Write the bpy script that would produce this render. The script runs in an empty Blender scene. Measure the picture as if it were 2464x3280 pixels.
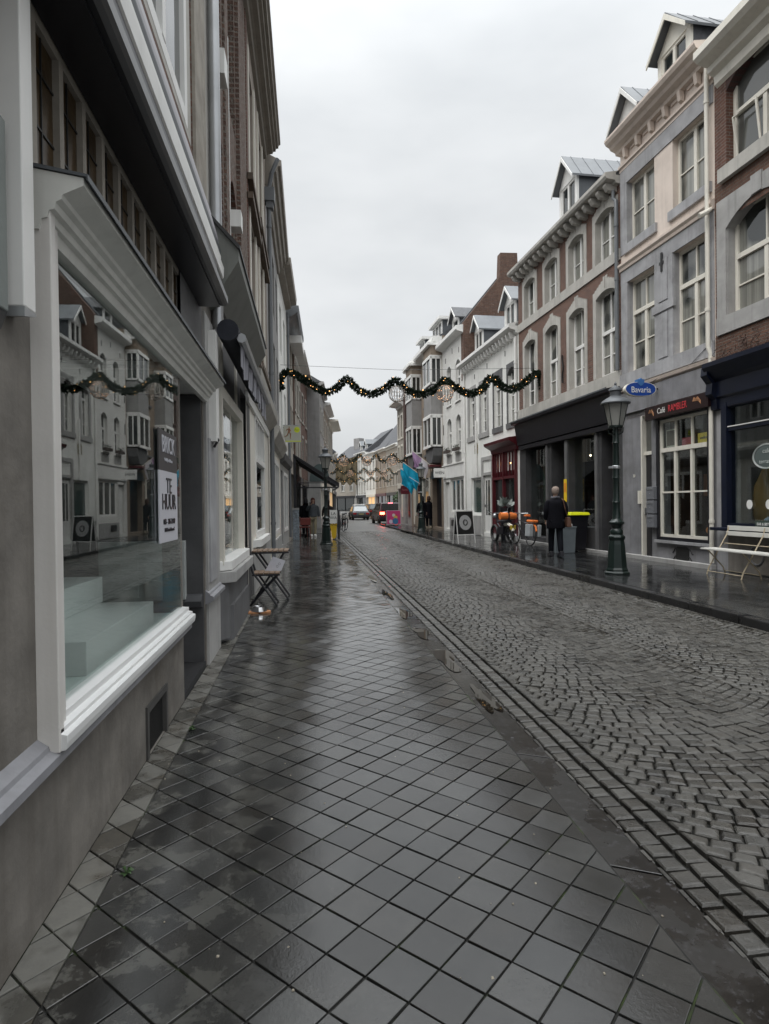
import bpy, bmesh, math, random
from mathutils import Vector, Matrix
random.seed(11)
rnd=random.uniform
S=bpy.context.scene; COL=S.collection
sin,cos,pi,rad=math.sin,math.cos,math.pi,math.radians
# ---------------------------------------------------------------- materials
MC={}
def nodes(name):
    m=bpy.data.materials.new(name); m.use_nodes=True; nt=m.node_tree
    return m,nt,nt.nodes['Principled BSDF']
def N(nt,t,**k):
    n=nt.nodes.new(t)
    for a,b in k.items():
        if a in n.inputs.keys() if hasattr(n.inputs,'keys') else False: n.inputs[a].default_value=b
        else: setattr(n,a,b)
    return n
def math_(nt,op,a,b=None,c=None):
    n=nt.nodes.new('ShaderNodeMath'); n.operation=op
    for i,v in enumerate((a,b,c)):
        if v is None: continue
        if isinstance(v,(int,float)): n.inputs[i].default_value=v
        else: nt.links.new(v,n.inputs[i])
    return n.outputs[0]
def mixc(nt,f,a,b,bt='MIX'):
    n=nt.nodes.new('ShaderNodeMix'); n.data_type='RGBA'; n.blend_type=bt
    for i,v in ((0,f),(6,a),(7,b)):
        if isinstance(v,(int,float)): n.inputs[i].default_value=v
        elif isinstance(v,tuple): n.inputs[i].default_value=(*v[:3],1)
        else: nt.links.new(v,n.inputs[i])
    return n.outputs[2]
def noise(nt,vec,scale,detail=4,rough=.6):
    n=nt.nodes.new('ShaderNodeTexNoise'); n.inputs['Scale'].default_value=scale; n.inputs['Detail'].default_value=detail; n.inputs['Roughness'].default_value=rough
    nt.links.new(vec,n.inputs['Vector']); return n.outputs[0]
def ramp(nt,f,lo,hi):
    n=nt.nodes.new('ShaderNodeMapRange'); n.inputs[1].default_value=lo; n.inputs[2].default_value=hi
    nt.links.new(f,n.inputs[0]); return n.outputs[0]
def bump(nt,h,d,strength=.4,prev=None):
    n=nt.nodes.new('ShaderNodeBump'); n.inputs['Distance'].default_value=d; n.inputs['Strength'].default_value=strength
    nt.links.new(h,n.inputs['Height'])
    if prev: nt.links.new(prev,n.inputs['Normal'])
    return n.outputs[0]
def objvec(nt,world=False):
    if world:
        g=nt.nodes.new('ShaderNodeNewGeometry'); return g.outputs['Position']
    t=nt.nodes.new('ShaderNodeTexCoord'); return t.outputs['Object']
def mul(c,k): return tuple(min(1,x*k) for x in c)
def paint(name,c,rough=.55,var=.12,scale=3,bs=40,bd=.002,metal=0,spec=.5,streak=0,dirt=.0,dirtc=(.05,.045,.04)):
    """plain surface with large soft variation, fine grain and optional vertical rain streaks / dirt"""
    if name in MC: return MC[name]
    m,nt,b=nodes(name); v=objvec(nt)
    n1=noise(nt,v,scale); col=mixc(nt,ramp(nt,n1,.3,.7),mul(c,1-var),mul(c,1+var))
    if streak:
        mp=nt.nodes.new('ShaderNodeMapping'); mp.inputs['Scale'].default_value=(9,9,.5); nt.links.new(v,mp.inputs['Vector'])
        s=ramp(nt,noise(nt,mp.outputs[0],1.0,3),.5,.8); col=mixc(nt,math_(nt,'MULTIPLY',s,streak),col,dirtc)
    if dirt:
        d=ramp(nt,noise(nt,v,1.3,6,.7),.48,.72); col=mixc(nt,math_(nt,'MULTIPLY',d,dirt),col,dirtc)
    nt.links.new(col,b.inputs['Base Color'])
    b.inputs['Roughness'].default_value=rough; b.inputs['Metallic'].default_value=metal; b.inputs['Specular IOR Level'].default_value=spec
    if bd: nt.links.new(bump(nt,noise(nt,v,bs,3),bd,.5),b.inputs['Normal'])
    MC[name]=m; return m
def brick(name,c1,c2,mort,bw=.21,rh=.06,ms=.009,var=.5,rough=.85,lime=.0):
    if name in MC: return MC[name]
    m,nt,b=nodes(name); v=objvec(nt)
    sp=nt.nodes.new('ShaderNodeSeparateXYZ'); nt.links.new(v,sp.inputs[0])
    x=math_(nt,'ADD',sp.outputs[0],sp.outputs[1])
    cb=nt.nodes.new('ShaderNodeCombineXYZ'); 
    w=math_(nt,'MULTIPLY_ADD',noise(nt,v,2.0,2),.02,sp.outputs[2])
    nt.links.new(x,cb.inputs[0]); nt.links.new(w,cb.inputs[1])
    t=nt.nodes.new('ShaderNodeTexBrick'); nt.links.new(cb.outputs[0],t.inputs['Vector'])
    t.inputs['Scale'].default_value=1; t.inputs['Brick Width'].default_value=bw; t.inputs['Row Height'].default_value=rh
    t.inputs['Mortar Size'].default_value=ms; t.inputs['Mortar Smooth'].default_value=.3; t.inputs['Bias'].default_value=-.1
    t.inputs['Color1'].default_value=(*c1,1); t.inputs['Color2'].default_value=(*c2,1); t.inputs['Mortar'].default_value=(*mort,1)
    n1=ramp(nt,noise(nt,v,9,5,.7),.3,.75); col=mixc(nt,math_(nt,'MULTIPLY',n1,var),t.outputs[0],mul(c1,.35))
    if lime:
        n2=ramp(nt,noise(nt,v,3.2,8,.8),.6,.72); col=mixc(nt,math_(nt,'MULTIPLY',n2,lime),col,(.45,.42,.37))
    nt.links.new(col,b.inputs['Base Color']); b.inputs['Roughness'].default_value=rough
    h=math_(nt,'MULTIPLY_ADD',t.outputs[1],-1.0,noise(nt,v,30,3))
    nt.links.new(bump(nt,h,.012 if name!='rough_toothed_brick' else .04,.8),b.inputs['Normal']); MC[name]=m; return m
def glassy(name,c,rough=.03,curtain=None,metal=0):
    """window pane of an upper floor: dark room behind, sky mirrored, optional pale curtain folds"""
    if name in MC: return MC[name]
    m,nt,b=nodes(name); v=objvec(nt)
    if curtain:
        mp=nt.nodes.new('ShaderNodeMapping'); mp.inputs['Scale'].default_value=(14,14,.3); nt.links.new(v,mp.inputs['Vector'])
        f=ramp(nt,noise(nt,mp.outputs[0],1.0,2),.35,.65)
        big=ramp(nt,noise(nt,v,1.1,1),.42,.5)
        cc=mixc(nt,f,mul(curtain,.55),curtain); col=mixc(nt,big,c,cc)
        nt.links.new(col,b.inputs['Base Color'])
    else: b.inputs['Base Color'].default_value=(*c,1)
    b.inputs['Roughness'].default_value=rough; b.inputs['IOR'].default_value=1.6; b.inputs['Specular IOR Level'].default_value=.75
    nt.links.new(bump(nt,noise(nt,v,1.6,1),.012,.35),b.inputs['Normal'])
    MC[name]=m; return m
def clearglass(name,tint=(.94,.975,.965),ior=1.75):
    if name in MC: return MC[name]
    m=bpy.data.materials.new(name); m.use_nodes=True; nt=m.node_tree; nt.nodes.clear()
    o=nt.nodes.new('ShaderNodeOutputMaterial'); t=nt.nodes.new('ShaderNodeBsdfTransparent'); g=nt.nodes.new('ShaderNodeBsdfGlossy')
    g.inputs['Roughness'].default_value=.0; t.inputs[0].default_value=(*tint,1)
    ge=nt.nodes.new('ShaderNodeNewGeometry'); dp=nt.nodes.new('ShaderNodeVectorMath'); dp.operation='DOT_PRODUCT'; nt.links.new(ge.outputs['Incoming'],dp.inputs[0]); nt.links.new(ge.outputs['Normal'],dp.inputs[1])
    f0=((ior-1)/(ior+1))**2; f=math_(nt,'MULTIPLY_ADD',math_(nt,'POWER',math_(nt,'SUBTRACT',1,math_(nt,'ABSOLUTE',dp.outputs['Value'])),5),1-f0,f0)
    x=nt.nodes.new('ShaderNodeMixShader'); nt.links.new(f,x.inputs[0]); nt.links.new(t.outputs[0],x.inputs[1]); nt.links.new(g.outputs[0],x.inputs[2]); nt.links.new(x.outputs[0],o.inputs[0])
    MC[name]=m; return m
def emit(name,c,s):
    if name in MC: return MC[name]
    m,nt,b=nodes(name); b.inputs['Base Color'].default_value=(*c,1); b.inputs['Emission Color'].default_value=(*c,1); b.inputs['Emission Strength'].default_value=s
    MC[name]=m; return m
# ---------------------------------------------------------------- mesh helpers
class MB:
    def __init__(s,X=None): s.v=[];s.f=[];s.X=X or (lambda x:x)
    def add(s,vs,fs):
        o=len(s.v); s.v+=[(s.X(p[0]),p[1],p[2]) for p in vs]; s.f+=[tuple(i+o for i in f) for f in fs]; return s
    def box(s,x0,x1,y0,y1,z0,z1):
        return s.add([(x,y,z) for x in (x0,x1) for y in (y0,y1) for z in (z0,z1)],[(0,1,3,2),(4,6,7,5),(0,4,5,1),(2,3,7,6),(0,2,6,4),(1,5,7,3)])
    def hexa(s,b,t):  # bottom quad, top quad
        return s.add(list(b)+list(t),[(3,2,1,0),(4,5,6,7)]+[(i,(i+1)%4,4+(i+1)%4,4+i) for i in range(4)])
    def prism(s,ax,pts,a,b):
        n=len(pts)
        def P(p,q):
            return {'y':(p[0],q,p[1]),'x':(q,p[0],p[1]),'z':(p[0],p[1],q)}[ax]
        return s.add([P(p,a) for p in pts]+[P(p,b) for p in pts],[tuple(range(n))[::-1],tuple(range(n,2*n))]+[(i,(i+1)%n,n+(i+1)%n,n+i) for i in range(n)])
    def quad(s,*p): return s.add(p,[tuple(range(len(p)))])
    def tube(s,pts,r,n=8,closed=False):
        pts=[Vector(p) for p in pts]; m=len(pts); rs=r if isinstance(r,(list,tuple)) else [r]*m
        o=len(s.v); up=None
        for i,p in enumerate(pts):
            if closed: d=pts[(i+1)%m]-pts[i-1]
            else: d=pts[min(i+1,m-1)]-pts[max(i-1,0)]
            d.normalize()
            if up is None: up=Vector((0,0,1)) if abs(d.z)<.9 else Vector((1,0,0))
            a=d.cross(up)
            if a.length<1e-4: a=d.orthogonal()
            a.normalize(); b=a.cross(d); up=b
            for k in range(n):
                q=p+(a*cos(2*pi*k/n)+b*sin(2*pi*k/n))*rs[i]; s.v.append((s.X(q.x),q.y,q.z))
        for i in range(m if closed else m-1):
            j=(i+1)%m
            for k in range(n): s.f.append((o+i*n+k,o+i*n+(k+1)%n,o+j*n+(k+1)%n,o+j*n+k))
        if not closed: s.f.append(tuple(o+k for k in range(n))[::-1]); s.f.append(tuple(o+(m-1)*n+k for k in range(n)))
        return s
    def lathe(s,prof,c=(0,0,0),n=20,sx=1,sy=1,ph=0):
        o=len(s.v)
        for r,z in prof:
            for k in range(n):
                a=2*pi*k/n+ph; s.v.append((s.X(c[0]+r*cos(a)*sx),c[1]+r*sin(a)*sy,c[2]+z))
        for i in range(len(prof)-1):
            for k in range(n): s.f.append((o+i*n+k,o+i*n+(k+1)%n,o+(i+1)*n+(k+1)%n,o+(i+1)*n+k))
        s.f.append(tuple(o+k for k in range(n))[::-1]); s.f.append(tuple(o+(len(prof)-1)*n+k for k in range(n))); return s
    def ball(s,c,r,n=10,m=7,sx=1,sy=1,sz=1):
        return s.lathe([(max(1e-4,r*sin(pi*i/m)),-r*cos(pi*i/m)*sz) for i in range(m+1)],c,n,sx,sy)
    def build(s,name,mat,parent=None,bevel=0,smooth=False,loc=None,recalc=True):
        me=bpy.data.meshes.new(name); me.from_pydata(s.v,[],s.f); 
        if recalc:
            bm=bmesh.new(); bm.from_mesh(me); bmesh.ops.recalc_face_normals(bm,faces=bm.faces); bm.to_mesh(me); bm.free()
        if smooth:
            me.polygons.foreach_set('use_smooth',[True]*len(me.polygons))
            try: me.set_sharp_from_angle(angle=rad(38))
            except Exception: pass
        me.materials.append(mat); o=bpy.data.objects.new(name,me); COL.objects.link(o)
        if parent is not None: o.parent=parent
        if loc: o.location=loc
        if bevel:
            b=o.modifiers.new('b','BEVEL'); b.width=bevel; b.segments=2; b.limit_method='ANGLE'; b.angle_limit=rad(40)
        return o
def tag(o,label,cat,group=None,kind=None):
    if label: o['label']=label
    if cat: o['category']=cat
    if group: o['group']=group
    if kind: o['kind']=kind
    return o
def struct(o,label=None,kind='structure'):
    o['kind']=kind
    if label: o['label']=label
    return o
def empty(name,loc,rz,label,cat,group=None):
    o=bpy.data.objects.new(name,None); COL.objects.link(o); o.location=loc; o.rotation_euler=(0,0,rz); o.empty_display_size=.2
    return tag(o,label,cat,group)
def copy_tree(o,parent=None):
    c=o.copy(); COL.objects.link(c); c.parent=parent
    for ch in list(o.children): copy_tree(ch,c)
    return c
def text(name,s,size,mat,parent,loc,rot,sx=1,ext=.002,align='CENTER',bold=0):
    cu=bpy.data.curves.new(name,'FONT'); cu.body=s; cu.size=size; cu.align_x=align; cu.align_y='CENTER'; cu.extrude=ext; cu.offset=bold; cu.resolution_u=3
    t=bpy.data.objects.new(name,cu); COL.objects.link(t); bpy.context.view_layer.update()
    me=bpy.data.meshes.new_from_object(t.evaluated_get(bpy.context.evaluated_depsgraph_get())); bpy.data.objects.remove(t)
    me.materials.clear(); me.materials.append(mat); o=bpy.data.objects.new(name,me); COL.objects.link(o); o.parent=parent; o.location=loc; o.rotation_euler=rot; o.scale=(sx,1,1); return o
# ---------------------------------------------------------------- palette
WHITE=paint('white_paint',(.74,.735,.71),.45,.05,3,60,.0006,streak=.12)
CREAM=paint('cream_frame',(.72,.69,.61),.45,.06,3,60,.0006,streak=.15)
WHITEWALL=paint('white_render',(.75,.75,.72),.85,.07,1.2,14,.005,streak=.28,dirt=.2,dirtc=(.3,.29,.26))
STONE=paint('grey_limestone',(.35,.345,.335),.75,.14,2.2,25,.004,streak=.3,dirt=.25)
STONEL=paint('pale_limestone',(.44,.425,.39),.75,.12,2.2,25,.004,streak=.25,dirt=.25)
STONED=paint('dark_limestone',(.115,.115,.118),.65,.2,2.4,25,.004,streak=.3,dirt=.3)
STONEB=paint('blue_limestone',(.34,.34,.35),.7,.2,2.0,22,.006,streak=.4,dirt=.4,dirtc=(.09,.085,.08))
PLASTER=paint('grey_plaster',(.165,.152,.135),.8,.30,3.5,28,.006,streak=.55,dirt=.75,dirtc=(.075,.064,.05))
PINK=paint('pink_render',(.68,.59,.52),.8,.08,1.4,16,.004,streak=.30,dirt=.22,dirtc=(.27,.22,.19))
PINKD=paint('pink_trim',(.62,.53,.46),.7,.06,1.4,16,.002,streak=.2)
BLACKP=paint('black_paint',(.012,.012,.016),.35,.2,3,30,.001)
NAVY=paint('navy_paint',(.006,.009,.022),.3,.15,3,30,.001)
MAROON=paint('maroon_paint',(.085,.009,.014),.35,.15,3,30,.001)
ZINC=paint('zinc_sheet',(.14,.15,.16),.5,.12,2,20,.001,metal=.15,streak=.2)
LEAD=paint('lead_sheet',(.09,.097,.105),.5,.15,2,20,.002,metal=.15)
SLATE=paint('roof_slate',(.07,.073,.08),.6,.3,6,12,.01,dirt=.3)
METAL=paint('galvanised_metal',(.42,.43,.44),.35,.1,3,30,.001,metal=.7)
IRON=paint('black_iron',(.018,.018,.018),.45,.2,6,40,.001)
GREENP=paint('dark_green_paint',(.006,.015,.013),.32,.25,6,40,.001,dirt=.25,dirtc=(.05,.05,.045))
TAN=paint('tan_render',(.24,.19,.145),.85,.1,1.5,30,.004,streak=.2,dirt=.2)
BEIGE=paint('beige_render',(.33,.30,.26),.8,.1,1.5,20,.003,streak=.3,dirt=.25)
GREYR=paint('grey_render',(.26,.255,.25),.8,.1,1.5,20,.003,streak=.3,dirt=.25)
YELLOWR=paint('yellow_render',(.52,.45,.27),.8,.08,1.5,20,.003,streak=.2)
BR_RED=brick('red_brick',(.17,.075,.05),(.105,.05,.036),(.20,.17,.15),var=.6)
BR_OLD=brick('weathered_brick',(.17,.085,.055),(.11,.055,.04),(.15,.13,.11),var=.8,lime=.35)
BR_ROUGH=brick('rough_toothed_brick',(.20,.115,.085),(.10,.058,.045),(.26,.235,.20),ms=.014,rh=.068,var=.85,lime=.3)
BR_DARK=brick('dark_brick',(.095,.045,.038),(.07,.035,.03),(.06,.05,.045),var=.5)
BR_WHITE=brick('white_painted_brick',(.72,.715,.685),(.68,.67,.64),(.62,.61,.58),var=.06,ms=.006)
BR_BEIGE=brick('beige_brick',(.36,.30,.24),(.30,.24,.19),(.25,.22,.19),var=.3)
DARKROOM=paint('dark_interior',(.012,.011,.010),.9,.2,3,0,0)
PANE=glassy('dark_pane',(.018,.022,.022))
PANEC=glassy('curtained_pane',(.02,.024,.023),curtain=(.27,.27,.24))
PANEG=glassy('grey_blind_pane',(.085,.088,.082),.06)
CLEAR=clearglass('shop_glass')
RUBBER=paint('rubber',(.015,.015,.015),.6,.2,8,40,.001)
WOOD=paint('warm_wood',(.33,.17,.075),.45,.25,12,30,.001)
WARM=emit('warm_bulb',(1,.55,.18),9)
# ---------------------------------------------------------------- houses
RA,RB=8.23,.045
def Rp(s): return (RA-RB*s,s)
LP=[(-6,-.9),(18,-.9),(23.2,-.82),(27,-.72),(30,-.6),(33.5,-.40),(40,.2)]
class House:
    """local frame: x runs along the facade, +y points to the street, z up"""
    def __init__(s,side,p0,p1,label,cat='house',name='town_house',group='houses lining the street'):
        s.side=side; s.s0,s.s1=p0[1],p1[1]; d=Vector((p1[0]-p0[0],p1[1]-p0[1])); s.len=d.length; s.k=s.len/(s.s1-s.s0) if s.s1!=s.s0 else 1
        if side=='R': o=p0; ang=math.atan2(d.y,d.x)
        else: o=p1; ang=math.atan2(-d.y,-d.x)
        s.o=Vector((o[0],o[1],0)); s.ang=ang
        s.e=empty(name,(o[0],o[1],0),ang,label,cat,group)
    def X(s,v): return (v-s.s0)*s.k if s.side=='R' else (s.s1-v)*s.k
    def mb(s): return MB(s.X)
    def W(s,v,y,z):
        x=s.X(v); c,n=cos(s.ang),sin(s.ang); return Vector((s.o.x+c*x-n*y,s.o.y+n*x+c*y,z))
    def part(s,name,m,mat,parent=None,**k): return m.build(name,mat,parent or s.e,**k)
    def bx(s,name,mat,a,b,y0,y1,z0,z1,parent=None,bevel=0): return s.part(name,s.mb().box(a,b,y0,y1,z0,z1),mat,parent,bevel=bevel)
    def wall(s,mat,z0,z1,ops=(),y=0,t=.32,a=None,b=None,name='wall',depth=8,shell=True,zb=None):
        a=s.s0 if a is None else a; b=s.s1 if b is None else b
        xs=sorted({a,b,*[q for o in ops for q in o[:2] if a<q<b]}); zs=sorted({z0,z1,*[q for o in ops for q in o[2:4] if z0<q<z1]})
        m=s.mb()
        for i in range(len(xs)-1):
            for j in range(len(zs)-1):
                cx,cz=(xs[i]+xs[i+1])/2,(zs[j]+zs[j+1])/2
                if any(o[0]<cx<o[1] and o[2]<cz<o[3] for o in ops): continue
                m.quad((xs[i],y,zs[j]),(xs[i+1],y,zs[j]),(xs[i+1],y,zs[j+1]),(xs[i],y,zs[j+1]))
        for o in ops:
            p,q,r,u=max(o[0],a),min(o[1],b),max(o[2],z0),min(o[3],z1)
            m.quad((p,y,r),(p,y-t,r),(p,y-t,u),(p,y,u)); m.quad((q,y,r),(q,y-t,r),(q,y-t,u),(q,y,u))
            m.quad((p,y,u),(q,y,u),(q,y-t,u),(p,y-t,u)); m.quad((p,y,r),(q,y,r),(q,y-t,r),(p,y-t,r))
        if shell:
            m.quad((a,y,z0),(a,y-depth,z0),(a,y-depth,z1),(a,y,z1)); m.quad((b,y,z0),(b,y-depth,z0),(b,y-depth,z1),(b,y,z1))
            m.quad((a,y-depth,z0),(b,y-depth,z0),(b,y-depth,z1),(a,y-depth,z1)); m.quad((a,y,z1),(b,y,z1),(b,y-depth,z1),(a,y-depth,z1))
        o=m.build(name,mat,s.e,recalc=False); return o
    def win(s,a,b,z0,z1,fm=None,y=-.16,cols=2,bars=(),tran=None,pane=None,fw=.055,topcols=None,name='window',mw=.025,parent=None):
        fm=fm or WHITE; m=s.mb(); d=.05
        m.box(a,a+fw,y-d,y,z0,z1).box(b-fw,b,y-d,y,z0,z1).box(a+fw,b-fw,y-d,y+.002,z0,z0+fw).box(a+fw,b-fw,y-d,y+.002,z1-fw,z1)
        zt=tran if tran else z1
        if tran: m.box(a+fw,b-fw,y-d,y+.02,tran-.045,tran+.045)
        for i in range(1,cols):
            x=a+(b-a)*i/cols; w=.045 if (cols==2) else mw
            m.box(x-w,x+w,y-d+.004,y+.006,z0+fw,(zt-.045) if tran else z1-fw)
        if tran:
            for i in range(1,topcols or cols):
                x=a+(b-a)*i/(topcols or cols); m.box(x-mw*.6,x+mw*.6,y-d+.004,y-.004,tran+.045,z1-fw)
        for z in bars: m.box(a+fw,b-fw,y-d+.008,y-.008,z-mw*.5,z+mw*.5)
        f=m.build(name,fm,parent or s.e)
        p=s.mb().box(a+.02,b-.02,y-.045,y-.035,z0+.02,z1-.02).build('pane',pane or PANE,f); return f
    def arch(s,a,b,zs,za,mat,y0,y1,name='arch_stone',n=10,top=None):
        """infill between the flat head at z=top and a segmental arch springing at zs"""
        top=top or za+.02; pts=[(a,top),(a,zs)]
        for i in range(1,n): t=i/n; pts.append((a+(b-a)*t,zs+(za-zs)*(1-(2*t-1)**2)))
        pts+=[(b,zs),(b,top)]; m=s.mb(); m.prism('y',pts,y0,y1); return m
    def surround(s,a,b,z0,zs,za,mat,w=.17,y=.025,step=True,sill=.0,name='window_surround'):
        """stone jambs, stepped arched head and keystone around one opening"""
        m=s.arch(a,b,zs,za,mat,-.30,y,top=za+.05)
        m.box(a-w,a,-.02,y,z0,zs+.1).box(b,b+w,-.02,y,z0,zs+.1).box(a-.01,a+.006,-.29,-.001,z0,za).box(b-.006,b+.01,-.29,-.001,z0,za)
        c=(a+b)/2; h=za+.05; W=(b-a)/2+w
        if step:
            pts=[(c-W,zs+.1)]
            k=5
            for i in range(k):
                x=c-W+(W-.1)*i/k; pts+=[(x,h+.04+.045*i),(x+(W-.1)/k,h+.04+.045*i)]
            pts+=[(c-.1,h+.31),(c-.015,h+.31)]
            L=pts+[(c-.015,h+.0)]+[(a,h+.0),(a,zs+.1)]
            m.prism('y',L,-.02,y+.001)
            Rr=[(2*c-p[0],p[1]) for p in L]; m.prism('y',Rr,-.02,y+.001)
        else: m.box(c-W,c+W,-.02,y,h,h+.14) ; m.box(a-w,a,-.02,y,zs+.1,h); m.box(b,b+w,-.02,y,zs+.1,h)
        if sill: m.box(c-W,c+W,-.02,y+.05,z0-sill,z0)
        return m.build(name,mat,s.e)
    def cornice(s,prof,mat,a=None,b=None,name='cornice',parent=None,bevel=0):
        a=s.s0 if a is None else a; b=s.s1 if b is None else b
        return s.mb().prism('x',prof,a,b).build(name,mat,parent or s.e,bevel=bevel)
    def brackets(s,mat,a,b,n,y0,y1,z0,z1,w=.12,parent=None):
        for i in range(n):
            x=a+(b-a)*(i+.5)/n; s.mb().prism('x',[(y0,z0),(y0,z1),(y1,z1),(y1,z1-.06),(y0+(y1-y0)*.75,z0+.03)],x-w/2,x+w/2).build('cornice_bracket',mat,parent or s.e)
    def roof(s,mat,ze,zr,depth=8,over=.12,a=None,b=None,yr=None):
        a=s.s0 if a is None else a; b=s.s1 if b is None else b; yr=-depth/2 if yr is None else yr
        return s.mb().prism('x',[(over,ze),(over,ze+.06),(yr,zr),(-depth,ze+.06),(-depth,ze)],a,b).build('roof',mat,s.e)
    def dormer(s,c,w,y,z0,ze,zr,back=2.2,front=WHITE,side=LEAD,roofm=ZINC,cols=2,seams=True,parent=None):
        """gabled roof window: white face, gable board, sheet metal cheeks and roof"""
        a,b=c-w/2,c+w/2
        d=s.mb().prism('y',[(a,z0),(a,ze),(c,zr-.06),(b,ze),(b,z0)],y-back,y-.06).build('dormer',side,parent or s.e)
        f=s.mb(); f.box(a,a+.13,y-.06,y,z0,ze).box(b-.13,b,y-.06,y,z0,ze).prism('y',[(a,ze-.06),(c,zr-.06),(b,ze-.06)],y-.06,y+.01)
        f.box(a+.13,b-.13,y-.06,y-.004,z0,z0+.1); f.build('dormer_face',front,d)
        s.win(a+.13,b-.13,z0+.1,ze-.06,front,y-.02,cols,parent=d)
        r=s.mb(); o=.09; dx=w/2+o; sl=(zr-ze)/(w/2); zo=zr-sl*dx
        r.prism('y',[(c-dx,zo-.03),(c,zr-.03),(c,zr+.03),(c-dx,zo+.03)],y-back-.3,y+.2).prism('y',[(c+dx,zo-.03),(c,zr-.03),(c,zr+.03),(c+dx,zo+.03)],y-back-.3,y+.2)
        if seams:
            for i in range(6):
                yy=y-.1-i*.38
                for sg in (-1,1): r.prism('y',[(c+sg*dx,zo+.03),(c,zr+.03),(c,zr+.048),(c+sg*dx,zo+.048)],yy-.008,yy+.008)
        r.build('dormer_roof',roofm,d)
        g=s.mb()
        for sg in (-1,1): g.prism('y',[(c+sg*(dx+.02),zo-.10),(c+sg*(dx+.02),zo+.0),(c,zr-.0),(c,zr-.13)],y+.2,y+.225)
        g.build('barge_board',front,d); return d
    def each(s,name,mat,boxes,parent=None):
        for b in boxes: s.mb().box(*b).build(name,mat,parent or s.e)
    def pipe(s,v,z0,z1,mat,y=.07,r=.045,bends=()):
        pts=[(v,y,z1)]+[(v+p,y+q,z) for p,q,z in bends]+[(v+(bends[-1][0] if bends else 0),y+(bends[-1][1] if bends else 0),z0)]
        m=s.mb().tube(pts,r,10)
        z=z1-1
        for p in [z1-.9,(z0+z1)/2,z0+.8]:
            i=0; m.lathe([(r*1.25,-.03),(r*1.25,.03)],(pts[0][0] if p>(bends[0][2] if bends else 0) else pts[-1][0],y if p>(bends[0][2] if bends else 0) else pts[-1][1],p),10)
        return m.build('downpipe',mat,s.e,smooth=True)
SKYZ=7; EXPO=0.40
# ================================================================ RIGHT ROW
def corn(y,z0,z1,n=3,y0=0):
    """moulded cornice profile (y,z)"""
    p=[(y0,z0)]
    for i in range(n):
        t=(i+1)/n; yy=y0+(y-y0)*t**.8; za=z0+(z1-z0-.06)*(i+.35)/n; p+=[(y0+(y-y0)*((i)/n)**.8+.01,za),(yy,z0+(z1-z0-.06)*(i+1)/n)]
    return p+[(y,z1),(y0,z1+.04)]
# ---- R1 : red-brown brick house with the navy bar front
H=House('R',Rp(5.2),Rp(10.93),'red-brown brick house with a navy blue bar front, at the right edge of the photo')
R1=H
ups=[(9.1,10.62,7.55,9.35),(6.6,8.1,7.55,9.35)]; los=[(9.1,10.62,4.82,6.95),(6.6,8.1,4.82,6.95)]
H.wall(BR_RED,3.9,9.75,ups+los,name='upper_wall'); 
H.wall(BR_OLD,6.6,7.3,(),y=.006,shell=False,name='brick_band'); H.wall(BR_OLD,3.9,4.5,(),y=.006,shell=False,name='brick_band')
for a,b,z0,z1 in ups:
    H.part('window_arch',H.arch(a,b,8.95,9.3,None,-.3,.002),BR_DARK)
    H.bx('window_sill',STONEL,a-.25,b+.12,-.3,.10,7.3,7.55)
    H.win(a,b,z0,9.33,CREAM,cols=2,tran=8.5,topcols=1,pane=PANEG,fw=.08,y=-.15)
H.mb().tube([(10.50,-.14,7.64),(10.50,-.05,8.40),(9.95,-.05,8.40),(9.95,-.14,7.64)],.028,4,True).build('open_sash',CREAM,H.e)
for a,b,z0,z1 in los:
    m=H.arch(a,b,6.42,6.72,None,-.3,.03,top=7.0); m.box(a-.24,a,-.02,.03,4.82,7.0).box(b,b+.24,-.02,.03,4.82,7.0).box(a-.24,b+.24,-.02,.045,4.5,4.82)
    m.box(b-.012,b+.01,-.3,-.001,4.82,6.43); c=(a+b)/2; m.box(c-.12,c+.12,-.02,.05,6.72,7.05); m.build('window_surround',STONE,H.e)
    H.win(a,b,z0,6.75,CREAM,cols=2,bars=(5.35,),tran=5.88,topcols=2,fw=.08,y=-.16,pane=PANEC)
H.cornice([(0,9.15),(.06,9.2),(.08,9.35),(.2,9.4),(.22,9.5),(.42,9.55),(.5,9.62),(.5,9.75),(0,9.82)],CREAM,b=10.85)
H.roof(SLATE,9.75,12.4)
c=H.mb().box(10.6,11.0,-3.4,-.8,9.6,11.6).prism('x',[(-.8,11.6),(-3.4,11.6),(-3.4,13.0),(-2.4,13.0)],10.6,11.0); c.build('gable_wall',PLASTER,H.e)
# ground floor
H.wall(STONEB,0,3.9,[(6.2,10.70,.9,3.2)],name='shop_wall',depth=8)
H.bx('plinth',PLASTER,5.2,10.6,0,.03,.1,.86)
m=H.mb().lathe([(.14,0),(.14,.02)],(9.9,0,.42),18); m=H.mb(); m.tube([(9.9+.16*cos(i*pi/8),.034,.42+.16*sin(i*pi/8)) for i in range(16)],.022,6,True); m.build('cellar_vent_ring',STONED,H.e)
m=H.mb().box(10.56,10.70,-.1,.09,.9,3.2).box(6.2,10.56,-.1,.08,.9,.98).box(6.2,10.56,-.08,.06,2.68,2.76).box(6.2,10.56,-.1,.08,3.14,3.2).box(8.4,8.5,-.1,.085,.9,3.2)
m.build('shop_frame',NAVY,H.e); H.bx('transom_rail',WHITE,6.2,10.55,.061,.075,2.745,2.765)
H.bx('shop_sill',NAVY,6.2,10.86,.08,.22,.84,.90,bevel=.01)
H.cornice([(0,3.1),(.07,3.12),(.08,3.3),(.13,3.34),(.13,3.62),(.2,3.68),(.3,3.8),(.36,3.88),(.36,3.96),(0,4.02)],NAVY,b=10.86,name='fascia')
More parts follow.
